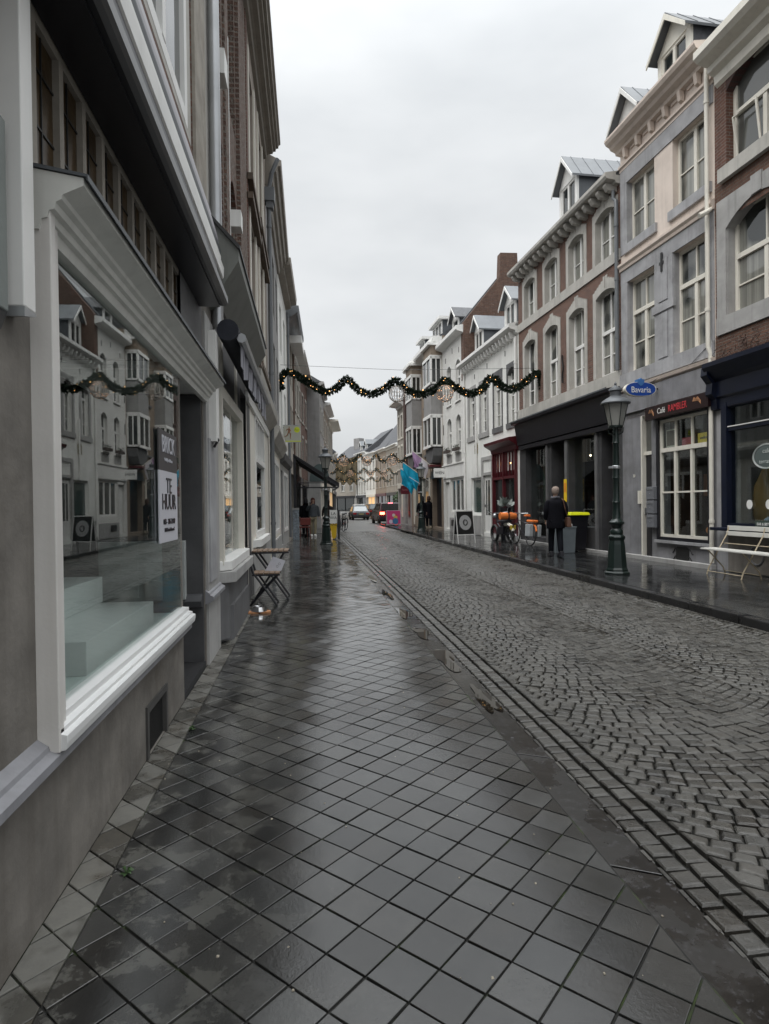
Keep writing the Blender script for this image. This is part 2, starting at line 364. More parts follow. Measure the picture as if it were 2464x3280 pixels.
H.part('console_bracket',H.mb().prism('x',[(0,3.1),(.1,3.12),(.12,3.3),(.22,3.4),(.2,3.6),(.32,3.75),(.3,3.9),(0,3.95)],10.78,10.95),NAVY)
H.bx('shop_window',CLEAR,6.2,10.56,-.03,-.02,.98,3.14)
m=H.mb()  # display inside
m.box(6.2,10.56,-1.9,-.2,.86,.92); m.build('display_floor',WHITE,H.e)
H.bx('back_wall',paint('shop_backdrop',(.12,.10,.075),.8),6.2,10.7,-2.0,-1.95,.9,3.2)
mm=H.mb()
for (cx,w) in ((10.12,.19),(9.62,.17)):
    mm.lathe([(.05,.95),(w,1.02),(w+.03,1.3),(w,1.65),(.1,1.85),(.06,1.98)],(cx,-.35,0),20)
mm.build('glass_demijohn',paint('amber_glass',(.11,.07,.025),.12,.1,3,0,0,spec=.8),H.e,smooth=True)
for cx,tx in ((10.1,'BAR'),(9.66,'BAR')):
    d=H.mb().prism('y',[(cx+.07*cos(i*pi/10),1.32+.085*sin(i*pi/10)) for i in range(20)],.0,.004).build('round_label',WHITE,H.e)
H.part('display_dish',H.mb().lathe([(.1,.93),(.32,.97),(.36,1.05),(.30,1.1),(.02,1.14)],(9.75,-.45,0),22),paint('blue_white_dish',(.22,.28,.34),.25,.6,14,0,0))
m=H.mb()
for r in (.235,.25): m.tube([(9.72+r*1.25*cos(i*pi/14),-.012,2.15+r*.85*sin(i*pi/14)) for i in range(28)],.006,5,True)
ov=m.build('window_emblem',paint('pale_vinyl',(.5,.54,.52),.5),H.e)
H.mb().prism('y',[(9.72+.22*1.25*cos(i*pi/14),2.15+.22*.85*sin(i*pi/14)) for i in range(28)],-.02,-.014).build('emblem_ground',paint('frosted_green',(.10,.125,.12),.5),ov)
text('emblem_lettering','café',.11,MC['pale_vinyl'],H.e,H.W(9.72,-.008,2.24)-H.o if False else (H.X(9.72),-.008,2.24),(pi/2,0,pi),1)
text('emblem_lettering','terrasse',.10,MC['pale_vinyl'],H.e,(H.X(9.72),-.008,2.06),(pi/2,0,pi),1)
ps=empty('price_board',H.W(9.62,.095,.92),H.ang,'small green board with white lettering on the navy window sill, behind the white bench','sign')
MB().box(-.22,.22,0,.02,-.0,.12).build('board',paint('board_green',(.05,.075,.06),.5),ps); text('lettering','BAR & BISTRO',.07,WHITE,ps,(0,.024,.06),(pi/2,0,pi),.8)
# creeping twigs on the fascia
m=H.mb()
for i in range(60):
    x=rnd(9.2,10.7); z=rnd(3.98,4.25); p=[(x,rnd(.02,.3),z)]
    for k in range(4): p.append((p[-1][0]+rnd(-.12,.12),max(.02,p[-1][1]+rnd(-.05,.06)),p[-1][2]+rnd(-.12,.07)))
    m.tube(p,.005,4)
tw=empty('climbing_plant',H.W(10.0,.1,3.9),0,'bare brown creeper twigs trailing over the top of the navy shop fascia','plant'); o=m.build('twigs',paint('twig_brown',(.07,.04,.03),.8,.3,9,0,0),tw); o.parent=tw
o.matrix_parent_inverse=Matrix.Identity(4); o.matrix_local=Matrix.Translation(-tw.location)@Matrix.LocRotScale(H.o,Matrix.Rotation(H.ang,3,'Z'),None)
# ---- R2 : pink rendered café house
H=House('R',Rp(10.93),Rp(14.2),'pink rendered house with grey stone windows above a small café with white grid window')
R2=H
U=[(12.84,13.93,7.5,8.97),(11.1,12.2,7.5,8.97)]; L=[(12.84,13.93,4.45,6.62),(11.1,12.2,4.45,6.62)]
H.wall(PINK,3.35,9.85,U+L,t=.36,name='upper_wall')
H.bx('stone_lintel_band',STONEB,10.95,14.19,-.01,.022,8.97,9.32)
H.bx('stone_lintel_band',STONEB,10.95,14.19,-.01,.022,6.62,6.93)
H.each('quoin_stone',STONEB,[(13.915,14.19,-.34,.02,7.33,8.975),(13.915,14.19,-.34,.018,4.15,6.625),(12.185,12.3,-.34,-.002,4.45,6.625)])
m=H.mb().box(12.2,12.84,-.01,.02,4.15,5.5).box(12.2,12.84,-.01,.02,5.68,6.62).box(12.14,12.9,-.01,.05,5.5,5.68).box(12.36,12.68,.02,.045,4.5,5.45).box(12.36,12.68,.02,.045,5.72,6.6).box(10.95,11.1,-.01,.02,4.15,6.62)
m.build('stone_pier',STONEB,H.e)
H.part('wall_anchor',H.mb().box(12.50,12.55,.04,.07,6.35,6.75).box(12.46,12.6,.04,.065,6.5,6.56),IRON)
for a,b,z0,z1 in U:
    H.bx('window_sill',STONEB,a-.1,b+.1,-.3,.06,7.3,7.5); H.win(a,b,z0,z1,CREAM,cols=2,bars=(8.2,),fw=.07,y=-.13,pane=PANEC)
for a,b,z0,z1 in L: H.win(a,b,z0,z1,CREAM,cols=2,bars=(5.15,),tran=5.86,topcols=2,fw=.07,y=-.13,pane=PANEC)
H.bx('sill_band',STONEB,10.95,14.19,-.01,.07,4.15,4.45)
H.cornice([(0,6.93),(.05,6.94),(.06,7.0),(.10,7.05),(.10,7.1),(.02,7.14),(0,7.14)],PINKD,name='string_course')
H.cornice([(0,4.02),(.08,4.05),(.1,4.12),(0,4.14)],PINKD,name='string_course')
H.cornice([(0,9.32),(.03,9.32),(.03,9.38),(.07,9.40),(.07,9.46),(0,9.47)],PINKD,name='architrave')
H.cornice([(0,9.72),(.12,9.74),(.14,9.8),(.26,9.85),(.30,9.91),(.38,9.95),(.42,10.02),(.42,10.07),(0,10.14)],PINKD,b=14.2)
H.brackets(PINKD,11.05,14.1,6,.03,.14,9.5,9.74,.09)
H.each('frieze_panel',PINKD,[(11.05+3.05*(i+1)/6-.13,11.05+3.05*(i+1)/6+.13,.0,.035,9.66,9.72) for i in range(5)])
H.roof(SLATE,10.1,13.2)
H.dormer(12.5,1.12,-.25,10.1,11.28,11.85,cols=2,roofm=LEAD,side=SLATE,front=CREAM); H.dormer(14.86-.02,1.2,-.5,9.9,11.1,11.8,back=1.6) if False else None
H.dormer(13.85,1.1,-.02,9.9,10.5,11.15,back=2.0,roofm=ZINC)
H.pipe(11.02,.2,9.9,CREAM,.10,.042,bends=((0,0,4.35),(-.03,-.03,4.22),(-.03,-.03,4.0)))
H.part('pipe_hopper',H.mb().lathe([(.05,0),(.09,.06),(.09,.15)],(11.0,.12,9.85),10),CREAM)
cam=H.mb().tube([(10.98,.05,6.95),(10.9,.2,6.85)],.04,8).tube([(10.9,.2,6.85),(10.92,.34,6.78)],.05,8); cam.build('security_camera',CREAM,H.e)
# ground floor: café
H.wall(paint('lower_stone',(.21,.21,.22),.65,.2,2.0,22,.004,streak=.4,dirt=.45,dirtc=(.07,.065,.06)),0,4.02,[(13.02,13.42,.15,3.36),(11.06,12.78,.56,3.3),(13.42,13.9,.12,3.48)] if False else [(13.02,13.42,.15,3.36),(11.06,12.78,.56,3.3)],name='shop_wall',t=.3)
H.bx('grey_fascia',MC['lower_stone'],10.95,14.19,-.01,.05,3.5,4.0)
H.bx('side_panel',STONED,13.5,13.9,-.3,-.004,.1,3.4) if False else None
m=H.mb().box(11.06,11.13,-.1,.05,.56,3.3).box(12.71,12.78,-.1,.05,.56,3.3).box(11.13,12.71,-.1,.05,.56,.63).box(11.13,12.71,-.1,.05,3.16,3.3); m.build('window_surround',BLACKP,H.e)
f=H.win(11.13,12.71,.63,3.16,CREAM,cols=3,bars=(1.59,),tran=2.5,topcols=3,y=.0,pane=CLEAR,fw=.06,mw=.035,name='cafe_window')
H.bx('window_sill',STONEB,11.0,12.84,-.05,.08,.5,.56)
room=H.mb(); room.quad((11,-3,.2),(12.9,-3,.2),(12.9,-3,3.4),(11,-3,3.4)).quad((11,-.3,.2),(12.9,-.3,.2),(12.9,-3,.2),(11,-3,.2)).quad((11,-.3,3.4),(12.9,-.3,3.4),(12.9,-3,3.4),(11,-3,3.4)).quad((11,-.3,.2),(11,-3,.2),(11,-3,3.4),(11,-.3,3.4)).quad((12.9,-.3,.2),(12.9,-3,.2),(12.9,-3,3.4),(12.9,-.3,3.4))
room.build('cafe_room',paint('cafe_brown',(.045,.022,.012),.8,.3,3),H.e)
H.bx('orange_glow_panel',paint('glow_orange',(.35,.11,.02),.6),11.7,12.9,-1.6,-1.2,1.5,2.0)  # panel added in the room, the café's orange glow put into its colour
H.part('cafe_lamps',H.mb().ball((11.55,-1.0,2.0),.028).ball((11.35,-1.0,2.02),.028),emit('small_lamp',(1,.8,.5),6))
H.bx('yellow_notice',paint('notice_yellow',(.62,.47,.05),.6),11.2,11.62,-.12,-.115,2.56,2.76)
text('notice_lettering','welkom',.09,BLACKP,H.e,(H.X(11.41),-.11,2.66),(pi/2,0,pi))
H.bx('red_notice',paint('notice_red',(.30,.04,.06),.6),11.75,12.15,-.14,-.135,2.56,2.72)
H.bx('framed_picture',CREAM,12.32,12.66,-.14,-.12,2.57,2.95); H.bx('picture_panel',paint('picture_brown',(.10,.08,.06),.6),12.35,12.63,-.118,-.112,2.6,2.92)
# seated plush figure silhouette replaced by two flattened orange balls on the sill
H.part('display_pumpkin',H.mb().ball((11.35,-.35,.95),.10,14,9,sz=.85).ball((11.5,-.35,.80),.13,14,9,sz=.8),paint('pumpkin_orange',(.45,.16,.04),.6,.2,8))
m=H.mb().box(13.02,13.07,-.14,-.06,.15,3.36).box(13.37,13.42,-.14,.012,.15,3.36).box(13.07,13.37,-.14,-.05,2.46,2.54).box(13.07,13.37,-.14,-.05,3.3,3.36)
m.build('door_frame',CREAM,H.e); dr=H.bx('door',BLACKP,13.07,13.37,-.13,-.09,.15,2.46); H.bx('fanlight',PANEG,13.07,13.37,-.12,-.1,2.54,3.3); H.part('door_handle',H.mb().box(13.33,13.35,-.09,-.03,1.1,1.25),METAL,dr)
H.bx('doorstep',STONE,10.95,14.19,-.0,.12,0.0,.17,bevel=.01)
v=H.mb(); sg_=lambda q:(1 if q>0 else -1)*abs(q)**.35; pts=[(11.95+.20*sg_(cos(t)),.30+.145*sg_(sin(t))) for t in [i*pi/14+.05 for i in range(28)]]; v.prism('y',pts,.0,.02)
for sg in (-1,1):
    for zz in (.2,.36): v.tube([(11.95+sg*(.2+.07*(1-cos(a*.5))),.012,zz+.05*sin(a)) for a in [i*.6 for i in range(10)]],.011,5)
v.build('cellar_grate',IRON,H.e); H.bx('house_bell_box',CREAM,13.42,13.5,.0,.05,1.35,1.65) 
text('house_number','30',.1,CREAM,H.e,(H.X(13.7),.012,2.0),(pi/2,0,pi))
m=H.mb().tube([(14.0,.08,4.1),(13.2,.09,3.98),(12.4,.08,4.12),(11.6,.09,4.1),(11.1,.08,4.35)],.006,5); m.build('cable',IRON,H.e)
# café fascia sign
sg=empty('cafe_sign',H.W(11.95,.05,3.35),H.ang,'long black café sign board with white and red lettering above the white grid window','sign')
k=H.W(11.95,.05,3.35)
MB().box(-1.02,1.02,0,.14,-.16,.13).build('board',paint('sign_black',(.02,.008,.008),.3),sg,bevel=.01)
text('lettering','Café',.17,WHITE,sg,(.42,.145,-.02),(pi/2,0,pi),.9); text('lettering','RAMBLER',.2,paint('sign_red',(.55,.05,.06),.4),sg,(-.12,.145,-.02),(pi/2,0,pi),.72)
MB().prism('y',[(.78+.1*cos(i),-.02+.08*sin(i*1.7)) for i in [0,.9,1.8,2.7,3.6,4.5,5.4]],.14,.146).prism('y',[(-.72+.13*cos(i),.0+.08*sin(i*1.7)) for i in [0,.9,1.8,2.7,3.6,4.5,5.4]],.14,.146).build('painted_emblem',paint('emblem_gold',(.40,.20,.10),.5,.5,20),sg)
# mailboxes
m0=None
for i,(z,l) in enumerate(((1.44,'topmost grey letter box of three beside the café door'),(1.13,'middle grey letter box of three beside the café door'),(.82,'lowest grey letter box of three beside the café door'))):
    e=empty('letter_box',H.W(12.9,.02,z),H.ang,l,'letter box','letter boxes by the café door')
    b=MB().box(-.14,.14,0,.11,0,.285).build('body',paint('letterbox_grey',(.16,.165,.18),.4),e,bevel=.008); MB().box(-.09,.09,.11,.118,.22,.245).build('slot_flap',METAL,e); MB().lathe([(.012,0),(.012,.01)],(0,0,0),8).build('lock',METAL,e,loc=(0,.114,.13))
# oval beer sign
pw=H.W(12.9,.0,3.84); bv=empty('hanging_sign',(pw.x-.02,pw.y-.2,pw.z),0,'blue shield-topped oval beer sign projecting from the pink house behind the lamp','sign')
BLUE=paint('sign_blue',(.012,.06,.30),.3,.1,3,0,0)
def ov(k,dx=0):
    out=[]
    for i in range(40):
        t=2*pi*i/40; x=.32*k*cos(t)*(1+.06*cos(2*t)); z=.165*k*sin(t)*(1.0+.12*cos(2*t)); out.append((x+dx,z))
    return out
cx=-.44
MB().prism('y',[(x+cx,z) for x,z in ov(1.06)],-.05,.05).build('sign_rim',CREAM,bv)
MB().prism('y',[(x+cx,z) for x,z in ov(1)],-.056,.056).build('sign_face',BLUE,bv)
MB().prism('y',[(cx-.07,.12),(cx-.08,.21),(cx-.03,.21),(cx,.24),(cx+.03,.21),(cx+.08,.21),(cx+.07,.12),(cx,.06)],-.062,.062).build('shield',paint('shield_blue',(.05,.16,.40),.3),bv)
text('lettering','Bavaria',.185,WHITE,bv,(cx,-.06,-.02),(pi/2,0,0),.85,bold=.0)
MB().tube([(cx+.3,0,.02),(.06,0,.02)],.018,6).build('bracket',IRON,bv)
# ---- R3 : brick house with stone surrounds and black shopfront
H=House('R',Rp(14.2),Rp(20.72),'brick house with grey stone arched window surrounds above a wide black shopfront'); R3=H
BR3=brick('brown_brick',(.20,.098,.068),(.13,.068,.050),(.19,.165,.145),var=.6,lime=.25)
wn=[(14.46,15.39),(16.02,16.92),(17.63,18.52),(19.26,20.16)]
U=[(a,b,7.55,8.85) for a,b in wn]; L=[(a,b,4.62,6.82) for a,b in wn]
H.wall(BR3,4.0,9.25,U+L,t=.3,name='upper_wall')
for a,b in wn:
    H.surround(a,b,7.55,8.66,8.80,STONEL,w=.15); H.surround(a,b,4.62,6.66,6.78,STONEL,w=.15)
    H.win(a,b,7.55,8.82,WHITE,cols=2,bars=(8.1,),y=-.14,pane=PANEC,fw=.07); H.win(a,b,4.62,6.80,WHITE,cols=2,bars=(5.15,),tran=5.75,y=-.14,pane=PANEC,topcols=2,fw=.07)
H.bx('stone_band',STONEL,14.22,20.70,-.02,.035,7.28,7.55); H.bx('stone_band',STONEL,14.22,20.70,-.02,.05,4.22,4.6)
H.part('wall_anchor',H.mb().tube([(17.3+.03*sin(i),.04,4.9+.18*i/2) for i in range(10)],.025,6),IRON)
H.cornice([(0,9.1),(.12,9.12),(.14,9.18),(.36,9.2),(.4,9.26),(.4,9.34),(0,9.42)],STONEL); H.brackets(STONEL,14.25,20.7,18,.0,.30,8.98,9.17,.13)
H.roof(SLATE,9.3,12.3); H.dormer(17.85,1.15,-.45,9.9,11.05,11.78)
H.pipe(14.36,4.6,9.0,ZINC,.1,.045,bends=((-.0,0,8.8),(-.12,0,8.7),(-.12,0,8.4)))
H.wall(paint('black_stone',(.05,.05,.053),.55,.25,2.4,25,.004,streak=.3,dirt=.3),0,4.0,[(18.5,20.2,.3,3.3),(17.2,18.2,.1,3.3),(15.45,17.05,.72,3.3),(14.55,15.2,.1,3.3)],name='shop_wall',t=.5)
H.cornice([(0,3.35),(.13,3.38),(.15,3.5),(.24,4.05),(.36,4.08),(.38,4.16),(0,4.22)],BLACKP,b=20.6,name='fascia')
H.bx('fascia_light_rail',LEAD,14.3,20.6,.36,.385,4.15,4.19); H.cornice([(0,3.2),(.11,3.22),(.12,3.34),(0,3.35)],BLACKP,b=20.55,name='fascia_moulding')
for a,b in ((18.42,18.5),(17.08,17.2),(15.38,15.46)): H.bx('shop_post',STONED,a-.02,b+.02,.002,.05,.1,3.3)
H.bx('shop_window',CLEAR,15.45,17.05,-.2,-.19,.72,3.25); H.bx('shop_window',CLEAR,18.5,20.2,-.2,-.19,.75,3.3)
m=H.mb()
for a,b in ((15.3,18.3),(18.45,20.25),(14.5,15.25)): m.quad((a,-2.8,.1),(b,-2.8,.1),(b,-2.8,3.4),(a,-2.8,3.4)).quad((a,-.5,.1),(a,-2.8,.1),(a,-2.8,3.4),(a,-.5,3.4)).quad((b,-.5,.1),(b,-2.8,.1),(b,-2.8,3.4),(b,-.5,3.4)).quad((a,-.5,.1),(b,-.5,.1),(b,-2.8,.1),(a,-2.8,.1)).quad((a,-.5,3.4),(b,-.5,3.4),(b,-2.8,3.4),(a,-2.8,3.4))
m.build('shop_room',DARKROOM,H.e)
H.bx('wall_panel',paint('rust_panel',(.16,.05,.02),.7),15.8,17.0,-2.2,-2.1,.8,1.9); H.bx('green_panel',paint('green_panel',(.035,.055,.04),.6),18.6,20.1,-.62,-.58,.75,3.0)
H.bx('shop_door',BLACKP,17.25,18.15,-.45,-.4,.15,2.4); H.bx('side_door',BLACKP,14.6,15.15,-.42,-.38,.15,2.6)
H.part('shop_lamps',H.mb().ball((16.9,-.6,2.75),.025).ball((16.3,-.7,2.55),.02),MC['small_lamp'])
H.bx('stone_step',STONE,14.25,20.65,0,.1,0,.15,bevel=.01); H.bx('cellar_window',BLACKP,19.2,19.6,-.0,.012,.3,.6)
st=empty('sticker_notice',H.W(17.14,.06,1.75),H.ang,'yellow notice stuck on the grey post behind the walking man','notice'); MB().box(-.09,.09,0,.01,-.33,.33).build('sheet',paint('notice_yellow2',(.75,.5,.02),.5),st); MB().box(-.06,.06,.01,.013,-.05,.22).build('printed_figure',paint('orange_print',(.7,.25,.03),.5),st)
# ---- R4 : white house with dark stone windows
H=House('R',Rp(20.72),Rp(27.15),'low white painted house with dark stone window frames and zinc dormers'); R4=H
wn=[(20.98,21.80),(22.4,23.3),(23.92,24.9) if False else (24.1,24.85),(25.7,26.45)]
U=[(a,b,4.3,6.3) for a,b in wn]
H.wall(WHITEWALL,2.6,7.5,U,t=.3,name='upper_wall')
for i,(a,b) in enumerate(wn):
    o=.14 if i<2 else .35; sm=STONED if i<2 else STONE
    m=H.arch(a,b,6.05,6.28,None,-.3,.02,top=6.33); m.box(a-o*.6,a,-.02,.02,4.3,6.33).box(b,b+o*.6,-.02,.02,4.3,6.33).box(a-o*.6,b+o*.6,-.02,.022,6.33,6.45).box(a-o*.7,b+o*.7,-.3,.05,4.1,4.3); m.build('window_surround',sm,H.e)
    H.win(a,b,4.3,6.3,WHITE,cols=2,bars=(4.8,5.3),tran=5.8,y=-.12,fw=.07,pane=PANEC)
H.cornice([(0,7.3),(.1,7.32),(.12,7.4),(.3,7.45),(.36,7.5),(.36,7.62),(0,7.7)],WHITE); H.brackets(WHITE,20.85,27.05,18,0,.24,7.16,7.4,.1)
H.roof(SLATE,7.55,10.9); H.dormer(26.6,1.15,-.5,8.0,9.05,9.7,seams=False,roofm=ZINC); H.dormer(22.8,1.15,-.5,8.0,9.05,9.65,seams=False,roofm=ZINC)
H.each('wall_anchor',IRON,[(22,22.03,0,.02,6.8,7),(24,24.03,0,.02,6.8,7),(25.6,25.63,0,.02,6.7,6.9)])
H.pipe(20.84,3.8,7.2,WHITE,.08,.05); H.pipe(25.35,2.6,4.9,WHITE,.06,.04); H.pipe(27.0,.2,7.2,WHITE,.06,.05)
H.wall(WHITEWALL,0,2.6,[(24.9,26.3,.95,2.52),(23.6,24.6,.25,2.6),(20.95,23.3,.3,2.6)],t=.35,name='shop_wall'); 
H.bx('plinth',STONE,24.95,27.1,-.01,.03,.1,.9)
H.part('door_surround',H.mb().box(24.6,24.8,-.05,.04,.15,3.3).box(23.45,23.6,-.05,.04,.15,3.3).box(23.6,24.6,-.05,.04,3.15,3.3).box(23.6,24.6,-.05,.035,2.55,2.66),STONE)
f=H.win(23.62,24.58,2.66,3.15,WHITE,cols=1,y=.01); 
H.bx('door_infill',WHITE,23.6,24.6,-.2,-.0,2.66,3.15) if False else None
d=H.bx('door',WHITE,23.62,24.58,-.1,-.05,.25,2.55); H.bx('door_glass',PANEG,23.95,24.2,-.05,-.04,.95,2.35,d); H.bx('door_glass',PANEG,24.3,24.45,-.05,-.04,.95,2.35,d)
H.win(24.95,26.3,.95,2.52,WHITE,cols=1,y=-.08,pane=glassy('teal_pane',(.05,.075,.07),.05),fw=.09)
H.part('stone_plaque',H.mb().prism('y',[(25.3,3.52),(25.62,3.52),(25.64,3.85),(25.58,3.95),(25.34,3.95),(25.28,3.85)],-.01,.04),paint('carved_plaque',(.22,.19,.12),.8,.6,18,30,.01))
H.cornice([(0,3.25),(.1,3.3),(.14,3.45),(.4,3.6),(.42,3.7),(0,3.76)],MAROON,b=23.35,name='shop_canopy')
m=H.mb().box(23.2,23.32,-.05,.1,.25,3.3).box(20.92,21.0,-.05,.1,.25,3.3).box(22.1,22.2,-.05,.1,.25,3.3).box(20.95,23.2,-.05,.09,2.3,2.4).box(20.95,23.2,-.05,.09,.25,.8)
for x in (21.3,21.6,21.9,22.5,22.8,23.05): m.box(x-.02,x+.02,-.03,.07,2.4,3.25)
m.build('shop_frame',MAROON,H.e); H.bx('shop_window',PANE,20.95,23.2,-.02,-.01,.8,3.25); H.part('shop_lamps',H.mb().ball((22.3,-.0,2.9),.035).ball((22.6,-.0,2.88),.03).ball((21.6,-.0,2.86),.03),WARM)
# ---- R5 : taller white house
H=House('R',Rp(27.15),Rp(30.88),'narrow white brick house with small arched windows and flower boxes'); R5=H
W5=[(27.75,28.5),(29.3,30.05)]
H.wall(BR_WHITE,0,9.3,[(a,b,z,z+1.9 if z>5 else 5.6) for a,b in W5 for z in (3.88,6.25)]+[(27.4,29.6,1.05,2.62),(29.75,30.55,.2,2.5)],t=.3,name='wall')
for a,b in W5:
    for z0,z1 in ((3.88,5.6),(6.25,8.15)):
        H.part('window_arch',H.arch(a,b,z1-.22,z1-.02,None,-.28,.001),WHITE); H.win(a,b,z0,z1,WHITE,cols=2,tran=(z0+z1)/2+.15,y=-.12,bars=(z0+.5,),pane=PANEG)
        H.bx('window_sill',WHITE,a-.08,b+.08,-.2,.06,z0-.08,z0)
    H.bx('sill_apron',STONE,a-.06,b+.06,-.01,.03,3.42,3.8)
    fb=empty('flower_box',H.W((a+b)/2,.14,3.9),H.ang,'dark flower box with low greenery on the %s sill of the white brick house'%('nearer' if a<28 else 'farther'),'flower box','window flower boxes')
    MB().box(-.38,.38,-.08,.08,0,.13).build('box',paint('box_brown',(.06,.045,.04),.7),fb)
    m=MB()
    for k in range(70):
        p=Vector((rnd(-.38,.38),rnd(-.08,.08),rnd(.12,.24))); q=p+Vector((rnd(-.05,.05),rnd(-.05,.05),rnd(0,.05))); m.quad(p,q,q+Vector((rnd(-.04,.04),rnd(-.04,.04),.03)))
    m.build('foliage',paint('box_green',(.03,.045,.025),.8),fb,recalc=False)
H.cornice([(0,9.1),(.06,9.14),(.3,9.2),(.36,9.26),(.36,9.42),(0,9.48)],WHITE); H.roof(SLATE,9.4,12.2,a=27.55)
g=H.mb().prism('x',[(0.02,7.0),(0.02,9.55),(-1.7,11.65),(-1.75,12.75),(-2.55,12.78),(-2.6,11.4),(-5,8.6),(-5,7)],27.1,27.5); g.build('brick_gable',BR_OLD,H.e)
H.part('gable_flashing',H.mb().prism('x',[(0.05,9.5),(.05,9.62),(-1.72,11.75),(-1.72,11.62)],27.5,27.75),LEAD)
H.dormer(30.35,1.1,-.55,10.0,10.7,11.25,seams=False,roofm=SLATE,cols=1)
H.bx('shop_band',WHITE,27.2,30.85,-.01,.04,2.68,3.3); H.bx('band_moulding',WHITE,27.2,30.85,-.01,.08,3.3,3.36)
H.win(27.4,29.6,1.05,2.62,WHITE,cols=3,y=-.06,pane=PANEG,fw=.09,mw=.05); d=H.bx('door',WHITE,29.8,30.5,-.15,-.1,.2,2.45); H.bx('plinth',STONE,27.3,29.7,-.01,.03,.1,.75); H.bx('cellar_window',BLACKP,28.6,29.4,-.0,.035,.35,.65)
H.each('wall_anchor',IRON,[(27.9,27.93,0,.02,8.4,8.65),(29,29.03,0,.02,8.6,8.85),(30.2,30.23,0,.02,8.4,8.65),(30.7,30.74,0,.025,6.4,6.7),(30.7,30.74,0,.025,4.9,5.4)])
# ---- R6 : tan house with bays
H=House('R',Rp(30.88),Rp(38.7),'tan rendered house with two stacks of white bay windows'); R6=H
H.wall(TAN,0,10.0,[(33.6,34.8,4.2,5.7),(33.6,34.8,6.9,8.3),(31.3,33.2,.2,2.8),(33.8,37.8,.7,2.9)],t=.3,name='wall')
def bay(a,b,z0,z1,o=.62):
    base=H.mb(); pl=lambda y,z:[(a,0),(a,y),(b-.35,y),(b,0)]
    m=H.mb(); m.box(a,a+.07,0,o,z0,z0+.09).box(a,a+.07,0,o,z1-.12,z1)
    m.box(a,a+.1,o-.1,o,z0,z1).box(a,a+.08,0,.09,z0,z1).box(a,a+.08,.28,.33,z0,z1).box(a,b,o-.02,o+.02,z0-.04,z0+.09).box(a,b,o-.02,o+.02,z1-.12,z1+.02).box(b-.1,b,o-.1,o,z0,z1).box((a+b)/2-.04,(a+b)/2+.04,o-.04,o,z0,z1).box(b-.07,b,0,o,z0,z1).box(a,b,0,o,z1,z1+.06)
    f=m.build('bay_window',WHITE,H.e); H.mb().box(a+.03,a+.04,.03,o-.03,z0+.05,z1-.05).box(a+.05,b-.05,o-.05,o-.04,z0+.05,z1-.05).build('pane',PANE,f)
    return f
for a,b in ((30.95,32.6),(35.6,37.2)):
    dz=0
    bay(a,b,7.55,8.95); bay(a,b,4.36,5.95)
    H.mb().box(a+.02,b-.02,0,.58,5.97,7.5).build('bay_apron',GREYR,H.e); H.mb().prism('y',[(a+.02,4.3),(a+.1,3.9),(a+.35,3.55),(b-.35,3.55),(b-.1,3.9),(b-.02,4.3)],0,.5).build('bay_corbel',STONED,H.e); H.bx('bay_roof',WHITE,a-.1,b+.1,0,.75,9.5,9.62); H.bx('bay_frieze',TAN,a+.02,b-.02,0,.58,9.0,9.5)
for z in (4.2,6.9): H.win(33.6,34.8,z,z+1.45,WHITE,cols=2,y=-.15,pane=PANEG); H.bx('window_sill',STONED,33.5,34.9,-.2,.08,z-.1,z)
H.cornice([(0,9.55),(.45,9.7),(.5,9.78),(.5,9.95),(0,10.0)],WHITE,name='eaves'); H.roof(SLATE,9.95,12.6)
for c,w in ((33.0,1.9),(36.6,1.2)):
    H.mb().box(c-w/2,c+w/2,-2.4,-.35,10.0,11.15).build('dormer',LEAD,H.e); H.win(c-w/2,c+w/2,10.2,11.1,WHITE,y=-.30,cols=3); H.bx('dormer_roof',WHITE,c-w/2-.2,c+w/2+.2,-2.6,-.1,11.15,11.3)
H.bx('shop_frame',BLACKP,31.2,33.3,0,.06,2.8,3.2); H.bx('door',BLACKP,31.3,33.2,-.3,-.25,.2,2.8); H.bx('shop_window',PANE,33.8,37.8,-.1,-.08,.7,2.9); H.bx('shop_beam',TAN,33.5,38.2,0,.05,2.9,3.4)
H.each('shop_post',CREAM,[(33.7,33.85,-.1,.05,.2,2.9),(35.7,35.85,-.1,.05,.2,2.9),(37.7,37.85,-.1,.05,.2,2.9)])
H.bx('awning_box',MAROON,31.3,33.2,.0,.6,3.35,3.45)
